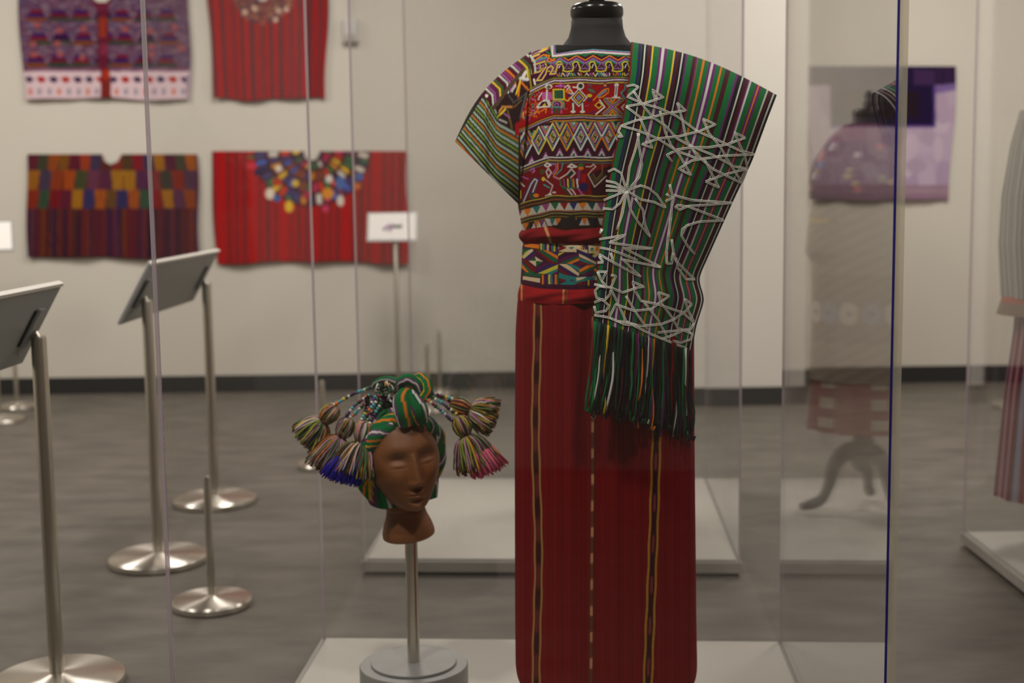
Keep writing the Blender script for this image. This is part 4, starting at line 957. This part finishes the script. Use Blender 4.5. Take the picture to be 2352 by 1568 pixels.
for P_ in ([(760, 130), (745, 230), (735, 330), (735, 405), (765, 405), (775, 330), (765, 260)], [(870, 170), (830, 200), (825, 240), (860, 300), (905, 350)],
           [(775, 340), (790, 390), (830, 430), (890, 490), (905, 500), (850, 500), (800, 430), (790, 370)],
           [(330, 260), (490, 235), (390, 280), (500, 295), (650, 315), (480, 315), (570, 360), (700, 428), (560, 400), (460, 380)],
           [(335, 310), (390, 320), (470, 350), (560, 385)], [(330, 350), (400, 390), (490, 440), (580, 485), (530, 440), (470, 380)], [(400, 340), (420, 420)], [(345, 195), (335, 225), (350, 200)], [(320, 400), (355, 400), (330, 360)],
           [(320, 455), (375, 455), (345, 510), (320, 455)], [(345, 510), (380, 550), (330, 540), (305, 570), (315, 610), (360, 630), (395, 590), (405, 540), (430, 480), (400, 475)],
           [(300, 530), (400, 550), (470, 580), (560, 550), (600, 545), (530, 515), (545, 570), (580, 630), (680, 650), (830, 700), (900, 760)],
           [(300, 640), (350, 620), (390, 660), (370, 690), (310, 700), (300, 660)],
           [(300, 715), (390, 730), (430, 650), (540, 690), (640, 680), (750, 600), (685, 580), (700, 640), (760, 720), (800, 790), (890, 830)],
           [(390, 730), (480, 770), (580, 780), (700, 770), (780, 740), (850, 690), (885, 650), (845, 620), (860, 680), (900, 760)],
           [(400, 560), (440, 640), (490, 750), (540, 780), (640, 830), (740, 870), (840, 910), (880, 940)], [(430, 750), (500, 760), (560, 775)], [(490, 600), (550, 700), (620, 800)],
           [(700, 860), (760, 840), (850, 800), (890, 830), (880, 860), (820, 880), (770, 870)], [(600, 640), (680, 740), (740, 850)], [(680, 820), (880, 800), (900, 760)]):
    stitch(P_, *Z3)
# fringe: loose warp ends hanging from the lower edge
rs = np.random.RandomState(31)
_fm = {}
def yarn_mat(c):
    key = tuple(int(q) for q in c)
    if key not in _fm: _fm[key] = mat('fringe_yarn', key, .9, spec=.15, bump=(1500, .3, .0008))
    return _fm[key]
for i in range(150):
    uf = (i % 75 + rs.uniform(.1, .9)) / 75.; lay = i // 75
    x0, y0 = shawl_px(np.array(uf), np.array(1.)); D0 = float(shawl_dep(uf, 1.)) + .006 * lay - .002
    c = stripe_col(np.array([uf]))[0]
    if lay: c = [(34, 62, 44), (44, 30, 36), (30, 30, 32), (64, 34, 70), (30, 30, 30), (40, 34, 40)][rs.randint(6)] if uf > .1 else (34, 104, 58)
    elif uf > .08 and rs.rand() < (.3 if min(c[0], c[1]) > 100 else .75): c = [(36, 26, 30), (28, 26, 26), (34, 60, 44)][rs.randint(3)]
    yend = np.interp(uf, [0, .1, .2, .5, .8, 1], [950, 958, 962, 985, 1008, 1026]) - rs.uniform(0, 24) - 10 * lay
    xend = np.interp(uf, [0, .1, .5, 1], [1350, 1362, 1470, 1589]) + rs.uniform(-7, 7)
    n = 9; pts = []
    ph1, am = rs.rand() * 6.3, rs.uniform(2, 8)
    for k in range(n):
        t = k / (n - 1); x = x0 + (xend - x0) * t + am * math.sin(t * 7 + ph1) * t; y = y0 - 4 + (yend - y0 + 4) * t
        pts.append(at_y(float(x), float(y), YM + D0 - .004 * math.sin(t * 5 + ph1) - .012 * t) - SHC)
    if rs.rand() < .25:
        pts.append(pts[-1] + np.array((.004, 0, -.004))); pts.append(pts[-1] + np.array((.003, 0, .008)))
    r_ = rs.uniform(.0013, .0024) if lay == 0 else rs.uniform(.002, .0034)
    MB().tube(pts, r_, 5).build('fringe_strand', yarn_mat(c), SH, True)

# ------------------------------------------------------------------ head on its stand
YH = 2.7
hb = at_y(944, 1236, YH); HX, HZ = hb[0], hb[2]
cyl = at_y(947, 1524, YH)
st = empty('head_stand', (HX, YH, HP + .001)); tag(st, 'grey round pedestal with a slim pole holding the brown head', 'stand')
ct = cyl[2] - HP
autosmooth(MB().lathe([(.1165, 0), (.1175, .002), (.1175, ct - .003), (.1155, ct), (.0, ct)], 96).build('drum', M['grey_metal'], st))
autosmooth(MB().lathe([(.091, ct), (.0925, ct + .001), (.0925, ct + .004), (.0915, ct + .0055), (.0, ct + .0055)], 80).build('base_plate', M['grey_metal'], st))
autosmooth(MB().lathe([(.0135, ct + .005), (.0135, HZ - HP - .004), (.012, HZ - HP - .003)], 32).build('pole', M['steel'], st))

def head_mesh():
    nr, nc = 220, 200
    zz = np.linspace(0, .288, nr); ph = np.linspace(-math.pi, math.pi, nc, endpoint=False)   # ph = 0 faces -Y
    P = np.zeros((nr, nc, 3))
    S, Cc = np.sin(ph), np.cos(ph)
    neck_w = np.interp(zz, [0, .004, .015, .03, .05, .07, .085, .11], [.050, .0565, .0565, .0525, .0445, .040, .039, .038])
    for i, z in enumerate(zz):
        # skull and face section
        t = (z - .175) / .113
        if z > .175: w = .079 * math.sqrt(max(0, 1 - t * t)); dpt_f = .094 * math.sqrt(max(0, 1 - t * t)); dpt_b = .100 * math.sqrt(max(0, 1 - t * t))
        else:
            w = np.interp(z, [.070, .075, .084, .098, .122, .148, .175], [.0, .018, .033, .0475, .0625, .0735, .079])
            dpt_f = np.interp(z, [.070, .073, .079, .088, .105, .14, .175], [.0, .055, .078, .086, .089, .0925, .094])
            dpt_b = np.interp(z, [.058, .08, .11, .14, .175], [.0, .02, .062, .09, .100])
        dp = np.where(Cc > 0, dpt_f, dpt_b)
        p = 2.25
        den = (np.abs(S) / max(w, 1e-4)) ** p + (np.abs(Cc) / np.maximum(dp, 1e-4)) ** p
        rh = den ** (-1 / p)
        cyn = .012                                    # neck sits a little behind the face
        rn = np.full(nc, neck_w[i])
        xn, yn = rn * S, -rn * .96 * Cc + cyn
        xh, yh = rh * S, -rh * Cc
        # use the outer of the two along each direction
        rn_eff = np.hypot(xn, yn)
        k = 90.; r_ = np.log(np.exp(k * rn_eff * (z < .13)) + np.exp(k * rh)) / k - (math.log(2) / k if 0 else 0)
        usen = np.exp(k * rn_eff * (z < .13)) / (np.exp(k * rn_eff * (z < .13)) + np.exp(k * rh))
        r_ = np.where(z < .068, rn_eff, np.maximum(rn_eff * (z < .12), rh))
        X, Y = r_ * S, -r_ * Cc
        if z < .068: X, Y = xn, yn
        P[i, :, 0], P[i, :, 1], P[i, :, 2] = X, Y, z
    x, y, z = P[..., 0], P[..., 1], P[..., 2]; fr = np.clip(Cc, 0, 1)[None] ** .6
    G = lambda cx, cz, sx, sz: np.exp(-((np.abs(x) - cx) / sx) ** 2 - ((z - cz) / sz) ** 2)
    G0 = lambda cz, sx, sz: np.exp(-(x / sx) ** 2 - ((z - cz) / sz) ** 2)
    f = np.zeros_like(x)
    f += .004 * G(.028, .216, .028, .014)                  # brow
    f -= .0165 * G(.032, .190, .019, .0155)                # eye sockets
    f += .0095 * G(.032, .184, .0125, .0085)               # closed lids
    f -= .0020 * G(.031, .1775, .015, .0022)               # lid crease
    f += .006 * G(.042, .155, .018, .02)                   # cheeks
    ridge = np.interp(z, [.131, .137, .145, .156, .172, .192, .206], [0, .013, .024, .021, .0145, .009, .001])
    f += ridge * np.exp(-(x / np.interp(z, [.135, .15, .19], [.0115, .0095, .0075])) ** 2)
    f += .006 * G(.0105, .1405, .0055, .0055)              # nostrils
    f -= .003 * G0(.128, .006, .006)
    f += .0080 * G0(.1205, .0165, .0042) + .009 * G0(.1125, .014, .0046)   # lips
    f -= .0035 * G0(.1166, .018, .0016)
    f -= .0045 * G0(.103, .016, .005)
    f += .006 * G0(.090, .014, .009)                       # chin
    P[..., 1] -= f * fr
    ker = lambda A: (np.roll(A, 1, 1) + 2 * A + np.roll(A, -1, 1)) / 4
    for _ in range(2):
        Q = P.copy(); Q[1:-1] = (P[:-2] + 2 * P[1:-1] + P[2:]) / 4; P = ker(Q)
    V = P.reshape(-1, 3); Fc = gridfaces(nr, nc, wrap=True)
    return V, Fc
hv, hf = head_mesh()
# close top and bottom with a centre vertex each
nv_ = len(hv); hv = np.vstack([hv, [(0, .0, 0), (0, 0, .2885)]]); tri = []
for j in range(200): tri += [[nv_, (j + 1) % 200, j, j], [nv_ + 1, nv_ - 200 + j, nv_ - 200 + (j + 1) % 200, nv_ - 200 + (j + 1) % 200]]
HEADYAW, HEADTILT = math.radians(23), math.radians(-6)
fl = [list(q) for q in hf.tolist()] + [[a, b, c] for a, b, c, _ in tri]
hd = obj('mannequin_head', hv, fl, M['head'], None, True)
hd.location = (HX, YH, HZ); hd.rotation_euler = (0, HEADTILT, HEADYAW)
tag(hd, 'plain brown mannequin head with closed eyes wearing a tasselled headdress', 'mannequin head')

# ------------------------------------------------------------------ headdress
HDR = empty('headdress', (HX, YH, HZ)); tag(HDR, 'green striped cloth headdress with beaded cords and yarn tassels', 'headdress')
HO = np.array((HX, YH, HZ))
Rh = np.array(Matrix.Rotation(HEADYAW, 3, 'Z') @ Matrix.Rotation(HEADTILT, 3, 'Y'))
HS = [(0, (24, 104, 58)), (.16, VI), (.2, WH), (.25, VI), (.29, (24, 104, 58)), (.42, OG), (.47, (28, 112, 62)), (.58, YW), (.63, VI), (.67, (24, 104, 58)), (.8, (20, 84, 52)), (.84, WH), (.89, VI), (.93, (24, 104, 58))]
hsu = np.array([q[0] for q in HS]); hsc = np.array([q[1] for q in HS], float)
def hstripe(t):
    t = np.mod(t, 1.); return hsc[np.clip(np.searchsorted(hsu, t, 'right') - 1, 0, len(HS) - 1)]
def striped_tube(name, pts, rad, pitch, twist, parent, along=False, n=40, m=120, flat=1., phase=0., closed=False, wob=.0):
    """fat cloth roll along a path; the stripes run round it at a slant"""
    pts = smoothpath(pts, m) if not closed else np.asarray(pts)
    m = len(pts); R_ = np.interp(np.linspace(0, 1, m), np.linspace(0, 1, len(rad)), rad)
    seg = np.r_[0, np.cumsum(np.linalg.norm(np.diff(pts, axis=0), axis=1))]
    up = None; V = np.zeros((m, n, 3)); Cc = np.zeros((m, n, 3)); al = np.linspace(0, 2 * math.pi, n, endpoint=False)
    for i in range(m):
        t = pts[min(i + 1, m - 1)] - pts[max(i - 1, 0)]; t /= np.linalg.norm(t) + 1e-12
        if up is None:
            up = np.cross(t, (0, 1., 0)); 
        up = up - t * (up @ t); up /= np.linalg.norm(up) + 1e-12; w = np.cross(t, up)
        rr = R_[i] * (1 + wob * np.sin(al * 3 + seg[i] * 70))
        V[i] = pts[i] + np.outer(rr * np.cos(al), up) * flat + np.outer(rr * np.sin(al), w)
        Cc[i] = hstripe(seg[i] / pitch * .25 + al / (2 * math.pi) + phase) if along else hstripe(seg[i] / pitch - al / (2 * math.pi) + phase)
    return obj(name, V.reshape(-1, 3), gridfaces(m, n, wrap=True), M['cloth'], parent, True, lin(np.clip(Cc.reshape(-1, 3), 0, 255)))
def H(x, y, z): return Rh @ np.array((x, y, z))
# framing roll: over the brow, down behind the cheeks, meeting at the nape
al = np.linspace(math.radians(-172), math.radians(172), 150)
path = []
for a in al:
    s_, c_ = math.sin(a), math.cos(a)
    xx = .086 * s_ * (1 - .14 * (c_ < 0) * (-c_)); z_ = .160 + (.104 * c_ if c_ > 0 else .092 * c_)
    y_ = np.interp(abs(a), [0, .8, 1.6, 2.4, 3.1], [-.040, -.026, .012, .040, .062])
    path.append(H(xx, y_, z_))
rad = np.interp(np.abs(al), [0, .4, .9, 1.5, 2.2, 3.], [.0225, .0235, .023, .0185, .0165, .014])
striped_tube('brow_roll', np.array(path), rad, .19, .32, HDR, closed=True, wob=.04)
# second roll layer on the wearer's left, showing as a fold
path2 = [H(-.02, -.052, .262), H(-.055, -.04, .246), H(-.082, -.016, .21), H(-.09, .006, .165)]
striped_tube('brow_fold', path2, [.012, .0185, .017, .010], .10, .2, HDR, n=32, m=60, phase=.2)
path3 = [H(.012, -.054, .268), H(.05, -.044, .252), H(.082, -.018, .215), H(.092, .004, .17)]
striped_tube('brow_fold', path3, [.014, .019, .017, .010], .09, .25, HDR, n=32, m=60, phase=.55)
# cap over the crown and back of the skull
nr, nc = 40, 64; V = []; Cl = []
for i in range(nr):
    t = i / (nr - 1) * math.radians(118)
    for j in range(nc):
        a = 2 * math.pi * j / nc
        x, y, z = .082 * math.sin(t) * math.sin(a), .106 * math.sin(t) * math.cos(a), .172 + .124 * math.cos(t)
        y = y + .022 * (1 if True else 0)
        if y < -.03: y = -.03 + (y + .03) * .2
        if z < .172: z = .172 + (z - .172) * 1.5
        V.append(H(x, y, z)); Cl.append(hstripe(x * 9 + .3) * .9)
obj('crown_cloth', V, gridfaces(nr, nc, wrap=True)[:, ::-1].copy(), M['cloth'], HDR, True, lin(np.clip(np.array(Cl), 0, 255)))
# knot on top
def px3(x, y, dy=0.): return at_y(x, y, YH + dy) - HO
def pxp(L): return [px3(*q) for q in L]
striped_tube('knot_loop', pxp([(932, 975, -.075), (926, 945, -.082), (922, 920, -.075), (930, 905, -.06), (948, 900, -.05), (960, 902, -.035)]), [.016, .019, .020, .017, .012, .008], .26, .55, HDR, along=True, m=70, phase=.1)
striped_tube('knot_loop', pxp([(968, 968, -.066), (962, 940, -.078), (950, 918, -.07), (946, 905, -.058), (952, 895, -.045)]), [.014, .019, .0185, .014, .009], .22, .6, HDR, along=True, m=60, phase=.45)
striped_tube('knot_loop', pxp([(915, 893, -.035), (922, 875, -.055), (940, 869, -.06), (958, 882, -.06), (964, 902, -.055), (955, 915, -.05)]), [.007, .0105, .012, .0115, .010, .006], .2, .3, HDR, along=True, m=60, phase=.0)
striped_tube('knot_loop', pxp([(950, 868, -.02), (966, 866, -.03), (978, 882, -.042), (980, 900, -.05), (968, 916, -.056), (950, 922, -.06)]), [.006, .011, .0135, .014, .012, .007], .17, .3, HDR, along=True, m=60, phase=.37)
striped_tube('back_loop', pxp([(852, 892, .02), (858, 880, .02), (875, 871, .02), (895, 870, .015), (915, 877, .0), (922, 886, -.01)]), [.003, .0045, .006, .007, .0075, .006], .5, .1, HDR, along=True, n=16, m=50, phase=.95)
rs = np.random.RandomState(77)
g = MB()
for k in range(46):
    x, y = 888 + rs.uniform(-26, 30), 897 + rs.uniform(-14, 16); t = rs.uniform(0, 6.3); l = rs.uniform(5, 12); dd = rs.uniform(-.03, .0)
    g.tube([px3(x - l * math.cos(t), y - l * math.sin(t), dd), px3(x, y, dd - .008), px3(x + l * math.cos(t), y + l * math.sin(t), dd)], .0018, 5, lin([(214, 214, 206), (30, 30, 30), (150, 150, 170), (36, 100, 62), (206, 150, 60), (28, 24, 30), (40, 30, 44)][rs.randint(7)]))
yk = g.build('yarn_knot', M['yarn'], HDR, True); yk['kind'] = 'stuff'
g = MB()
for k in range(40):
    x, y = rs.uniform(845, 900), rs.uniform(905, 950); g.tube([px3(x, y, -.01), px3(x + rs.uniform(-10, 10), y + rs.uniform(4, 16), -.02), px3(x + rs.uniform(-14, 8), y + rs.uniform(16, 30), -.02)], .003, 5, lin([(24, 24, 26), (30, 44, 34), (40, 28, 36), (22, 22, 22)][rs.randint(4)]))
yk = g.build('dark_wrapping', M['yarn'], HDR, True); yk['kind'] = 'stuff'
# beaded cords
BCOL = [(52, 34, 66), (222, 218, 206), (88, 40, 120), (74, 168, 174), (226, 186, 44), (44, 120, 66), (132, 28, 32), (52, 34, 66), (232, 120, 36), (74, 168, 174), (96, 44, 126), (30, 70, 48)]
n_, m_ = 10, 7
bv_ = [(math.sin(math.pi * i / (m_ - 1)) * math.cos(2 * math.pi * j / n_), math.sin(math.pi * i / (m_ - 1)) * math.sin(2 * math.pi * j / n_), math.cos(math.pi * i / (m_ - 1)) * .8) for i in range(m_) for j in range(n_)]
bmeshes = {}
def bead_cord(P, dep, name='beaded_cord', r=.0042, start=0):
    Q = np.array([px3(x, y, dd) for (x, y), dd in zip(P, dep)]); pp = smoothpath(Q, 40)
    cd = MB().tube(pp, .0011, 5).build(name, M['black'], HDR)
    L = np.linalg.norm(np.diff(pp, axis=0), axis=1).sum(); n = int(L / (r * 1.5)); seg = np.r_[0, np.cumsum(np.linalg.norm(np.diff(pp, axis=0), axis=1))]
    for i in range(n):
        t = (i + .5) / n * L; p = np.array([np.interp(t, seg, pp[:, k]) for k in range(3)]); t2 = min(L, t + .002); q = np.array([np.interp(t2, seg, pp[:, k]) for k in range(3)]) - p
        c = (226, 222, 210) if i % 6 == 2 else BCOL[(i * 5 + start + (i // 4)) % 12]
        if c not in bmeshes:
            me = bpy.data.meshes.new('bead'); fc = gridfaces(m_, n_, wrap=True).tolist(); me.from_pydata([tuple(np.array(w) * .0034) for w in bv_], [], fc); me.materials.append(bead_mat(c))
            me.polygons.foreach_set('use_smooth', np.ones(len(me.polygons), bool)); bmeshes[c] = me
        b = bpy.data.objects.new('bead', bmeshes[c]); col.objects.link(b); b.parent = cd; b.location = p
        sc_ = r / .0034 * (1.12 if i % 3 == 1 else .95); b.scale = (sc_,) * 3
        if np.linalg.norm(q) > 1e-9: b.rotation_euler = Vector(q).to_track_quat('Z', 'Y').to_euler()
for k, (P_, D_) in enumerate((([(853, 889), (810, 905), (765, 931)], (.0, .01, .02)), ([(850, 906), (815, 930), (787, 966)], (-.01, -.005, .0)), ([(838, 926), (818, 948), (792, 970)], (.015, .015, .015)), ([(864, 908), (846, 938), (826, 972)], (-.03, -.04, -.04)),
                             ([(880, 918), (866, 940), (842, 988)], (-.04, -.055, -.06)), ([(862, 930), (848, 950), (832, 970)], (-.03, -.04, -.045)), ([(872, 906), (862, 926), (846, 944)], (-.05, -.055, -.055)),
                             ([(983, 899), (1010, 908), (1048, 918)], (-.03, -.02, -.01)), ([(984, 908), (1015, 925), (1050, 952)], (-.05, -.05, -.045)), ([(976, 914), (1008, 938), (1044, 972)], (-.06, -.07, -.065)), ([(986, 902), (1016, 914), (1046, 926)], (-.02, -.01, .0)))):
    bead_cord(P_, D_, start=k * 3)
# tassels: a bound ball of yarn, then a flaring skirt of cut strands
YPAL = [(150, 160, 60), (206, 200, 186), (96, 44, 78), (206, 120, 50), (70, 110, 60), (200, 150, 170), (64, 50, 44), (120, 96, 54), (206, 176, 60), (52, 84, 56), (90, 60, 50), (160, 120, 140), (110, 124, 70)]
def tassel(ball, end, dep0, dep1, rb, spread, n, under=None, useed=0, droop=.0):
    rr = np.random.RandomState(useed); A0 = px3(ball[0], ball[1], dep0); E0 = px3(end[0], end[1], dep1)
    ax = E0 - A0; Lg = np.linalg.norm(ax); ax = ax / Lg
    s1 = np.cross(ax, (0, 1., 0)); s1 /= np.linalg.norm(s1); s2 = np.cross(ax, s1)
    t_ = empty('tassel'); t_.parent = HDR
    g = MB()
    neck = A0 + ax * rb * 1.1
    for k in range(64):
        a = 2 * math.pi * (k + rr.uniform(-.6, .6)) / 64; dirv = math.cos(a) * s1 + math.sin(a) * s2; pts = []
        for q in np.linspace(0, 1, 7):
            th = q * math.pi; pts.append(A0 - ax * rb * 1.15 * math.cos(th) + dirv * rb * (math.sin(th) ** .8 * .8 + .16))
        g.tube([p_ + dirv * rr.uniform(-.0012, .0018) for p_ in pts], rb * .085, 5, lin(YPAL[rr.randint(len(YPAL))]))
    h_ = g.build('tassel_head', M['yarn'], t_, True); h_['kind'] = 'stuff'
    MB().tube([neck + rb * .34 * (math.cos(a) * s1 + math.sin(a) * s2) for a in np.linspace(0, 2 * math.pi, 17)], rb * .1, 6).build('binding', M['black'], t_, True)
    g = MB()
    for k in range(n):
        a = rr.uniform(0, 2 * math.pi); rad_ = math.sqrt(rr.uniform(.02, 1)); dirv = math.cos(a) * s1 + math.sin(a) * s2
        ln = Lg * rr.uniform(.82, 1.04) * (1 - .1 * rad_); pts = []; wv = rr.uniform(-.003, .003); w2 = rr.uniform(-.003, .003)
        for q in np.linspace(0, 1, 7):
            out = rad_ * (rb * .45 + spread * (q ** .5))
            pts.append(neck + ax * (ln - rb) * q + dirv * out + s1 * wv * math.sin(q * 5) + s2 * w2 * math.sin(q * 4) + np.array((0, 0, -droop * q * q)))
        g.tube(pts, rr.uniform(.0011, .0019), 4, lin(YPAL[rr.randint(len(YPAL))]))
    h_ = g.build('tassel_skirt', M['yarn'], t_, True); h_['kind'] = 'stuff'
    if under:
        c, off = under; g = MB()
        for k in range(300):
            a = rr.uniform(0, 2 * math.pi); rad_ = math.sqrt(rr.uniform(0, 1)); dirv = math.cos(a) * s1 + math.sin(a) * s2
            base = neck + ax * (Lg - rb) * .45 + np.array(off) * .6 + dirv * rad_ * spread * .75
            tip = neck + ax * (Lg - rb) * rr.uniform(.93, 1.05) + np.array(off) + dirv * rad_ * spread * 1.0 + np.array((0, 0, -droop))
            g.tube([base, (base + tip) / 2, tip], .0013, 4, lin(np.clip(np.array(c) * rr.uniform(.8, 1.15), 0, 255)))
        h_ = g.build('tassel_core', M['yarn'], t_, True); h_['kind'] = 'stuff'
tassel((757, 950), (702, 1012), .02, .025, .019, .038, 300, None, 1, .006)
tassel((793, 982), (742, 1082), .0, .0, .019, .042, 330, ((150, 28, 34), (.020, -.004, -.004)), 2)
tassel((836, 992), (806, 1094), -.055, -.06, .019, .046, 360, ((52, 44, 170), (-.020, -.008, -.001)), 3)
tassel((1056, 934), (1140, 962), -.01, -.01, .019, .036, 300, None, 4, .004)
tassel((1061, 978), (1104, 1078), -.06, -.06, .0185, .043, 340, ((226, 110, 140), (.018, -.004, .0)), 5)

# ------------------------------------------------------------------ the two other costumes
def ring_garment(name, cx, cy, rows, colour, parent=None, flute=0., nfl=14, nc=160, nr=90, ctr=None, label=None, cat=None, dz=0.):
    rows = np.asarray(rows, float) + np.array((dz, 0, 0)); rows = np.asarray(rows, float)[::-1] if rows[0][0] > rows[-1][0] else np.asarray(rows, float)
    z = np.linspace(rows[0, 0], rows[-1, 0], nr); a = np.interp(z, rows[:, 0], rows[:, 1]); b = np.interp(z, rows[:, 0], rows[:, 2])
    ph = np.linspace(-math.pi, math.pi, nc, endpoint=False)
    t = np.linspace(1, 0, nr)[:, None]
    k = 1 + flute * t * np.sin(ph * nfl + 1.3 * np.sin(ph * 2))[None]
    P = np.stack([a[:, None] * np.sin(ph) * k, -b[:, None] * np.cos(ph) * k, np.repeat(z[:, None], nc, 1)], -1)
    cols = lin(np.clip(colour(np.repeat(ph[None], nr, 0).ravel(), np.repeat(z[:, None], nc, 1).ravel() - dz), 0, 255))
    base = np.array((0, 0, rows[0, 0]))
    if parent is None:
        o = obj(name, P.reshape(-1, 3) - base, gridfaces(nr, nc, wrap=True), M['cloth'], None, True, cols); o.location = (cx, cy, rows[0, 0]); tag(o, label, cat)
    else:
        o = obj(name, P.reshape(-1, 3) + np.array((cx, cy, 0)) - ctr, gridfaces(nr, nc, wrap=True), M['cloth'], parent, True, cols)
    return o
SX, SY = .272, 4.38
dress_form(SX, SY, 1.39, 'black dress form with curved feet in the case behind, seen mirrored in the glass')
rs = np.random.RandomState(3)
dots = [(rs.uniform(-3.1, 3.1), rs.uniform(1.19, 1.37), rs.uniform(.009, .016), [(230, 226, 220), (206, 196, 90), (206, 90, 80), (110, 150, 200), (214, 110, 70), (150, 170, 90), (210, 120, 130)][rs.randint(7)]) for _ in range(46)]
def cape(ph, z):
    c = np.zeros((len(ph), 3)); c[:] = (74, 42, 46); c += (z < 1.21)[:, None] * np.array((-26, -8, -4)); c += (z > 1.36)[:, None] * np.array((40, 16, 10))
    for p, zz, r_, cc in dots:
        k = np.hypot((ph - p) * .17, z - zz) < r_; c[k] = cc
    return c
ring_garment('flowered_cape', SX, SY, [(1.42, .075, .07), (1.40, .10, .09), (1.37, .13, .105), (1.3, .176, .135), (1.24, .188, .145), (1.175, .19, .15)], cape, dz=-.05, label='short dark red cape with coloured flower dots in the case behind', cat='cape')
def robe(ph, z):
    c = np.zeros((len(ph), 3)); c[:] = (150, 138, 122); c += (np.sin((z * 160 + ph * 14)) * 9)[:, None]
    c += (((z > .7) & (z < .93)) * (-18.))[:, None]
    for i in range(-8, 9):
        k = np.hypot((ph - i * .42) * .17, (z - .8) * .8); c[k < .030] = (200, 190, 178) if i % 2 else (150, 150, 168); c[k < .008] = (120, 104, 140)
    c[(z > 1.10) & (z < 1.112) & (np.abs(ph) > .8)] = (190, 160, 90); return c
ring_garment('pale_overblouse', SX, SY, [(1.20, .165, .12), (1.12, .185, .135), (1.0, .2, .15), (.96, .178, .15), (.8, .174, .145), (.57, .178, .15)], robe, dz=-.05, flute=.012, label='pale long overblouse with round rosettes in the case behind', cat='blouse')
def redskirt(ph, z):
    c = np.zeros((len(ph), 3)); c[:] = (118, 40, 40); k = np.floor(ph / .35).astype(int)
    c[(k % 3 == 1)] = (128, 66, 58); blk = (k % 3 == 2) & (np.abs(np.mod(z * 30, 2) - 1) < .5); c[blk] = (170, 160, 140); return c
ring_garment('short_red_skirt', SX, SY, [(.64, .165, .135), (.56, .172, .145), (.44, .182, .16), (.40, .186, .165)], redskirt, dz=-.05, flute=.03, label='short red skirt with woven blocks in the case behind', cat='skirt')

TY = 3.84
q = lambda x, y: at_y(x, y, TY)
TX = q(2290, 1140)[0] + .262
dress_form(TX, TY, 1.38, 'black dress form wearing the grey pinstripe blouse')
def pin(ph, z):
    c = np.zeros((len(ph), 3)); c[:] = (176, 172, 166); s_ = np.sin(ph * 62); c[s_ > .35] = (112, 110, 106); return c
A_ = lambda x, y: TX - q(x, y)[0]
Zt = lambda y: q(2310, y)[2]
PBR = empty('pinstripe_blouse', (TX, TY, .8)); tag(PBR, 'loose grey and white pinstripe blouse with a brown hem on the outer form', 'blouse'); PBC = np.array((TX, TY, .8))
ring_garment('blouse_body', TX, TY, [(1.38, .07, .06), (1.365, .14, .1), (Zt(250), A_(2347, 250), .12), (Zt(330), A_(2326, 330), .145), (Zt(450), A_(2307, 450), .165), (Zt(560), A_(2301, 560), .175), (Zt(682), A_(2308, 682), .18)], pin, flute=.02, parent=PBR, ctr=PBC)
def hemc(ph, z):
    c = np.zeros((len(ph), 3)); c[:] = (132, 112, 100); c[z > Zt(692)] = (176, 92, 74); return c
ring_garment('hem_band', TX, TY, [(Zt(680), A_(2309, 680), .178), (Zt(722), A_(2295, 720), .19)], hemc, nr=12, parent=PBR, ctr=PBC)
def rbs(ph, z):
    c = np.zeros((len(ph), 3)); c[:] = (150, 52, 54); s_ = np.sin(ph * 34); c[s_ > .4] = (96, 36, 44); c[s_ < -.55] = (150, 150, 172); return c
ring_garment('flared_striped_skirt', TX, TY, [(Zt(700), A_(2338, 700), .15), (Zt(760), A_(2333, 760), .155), (Zt(900), A_(2313, 900), .17), (Zt(1140), A_(2290, 1140), .19)], rbs, flute=.02, nfl=18, nr=60, label='flared red skirt with blue and dark stripes below the pinstripe blouse', cat='skirt')
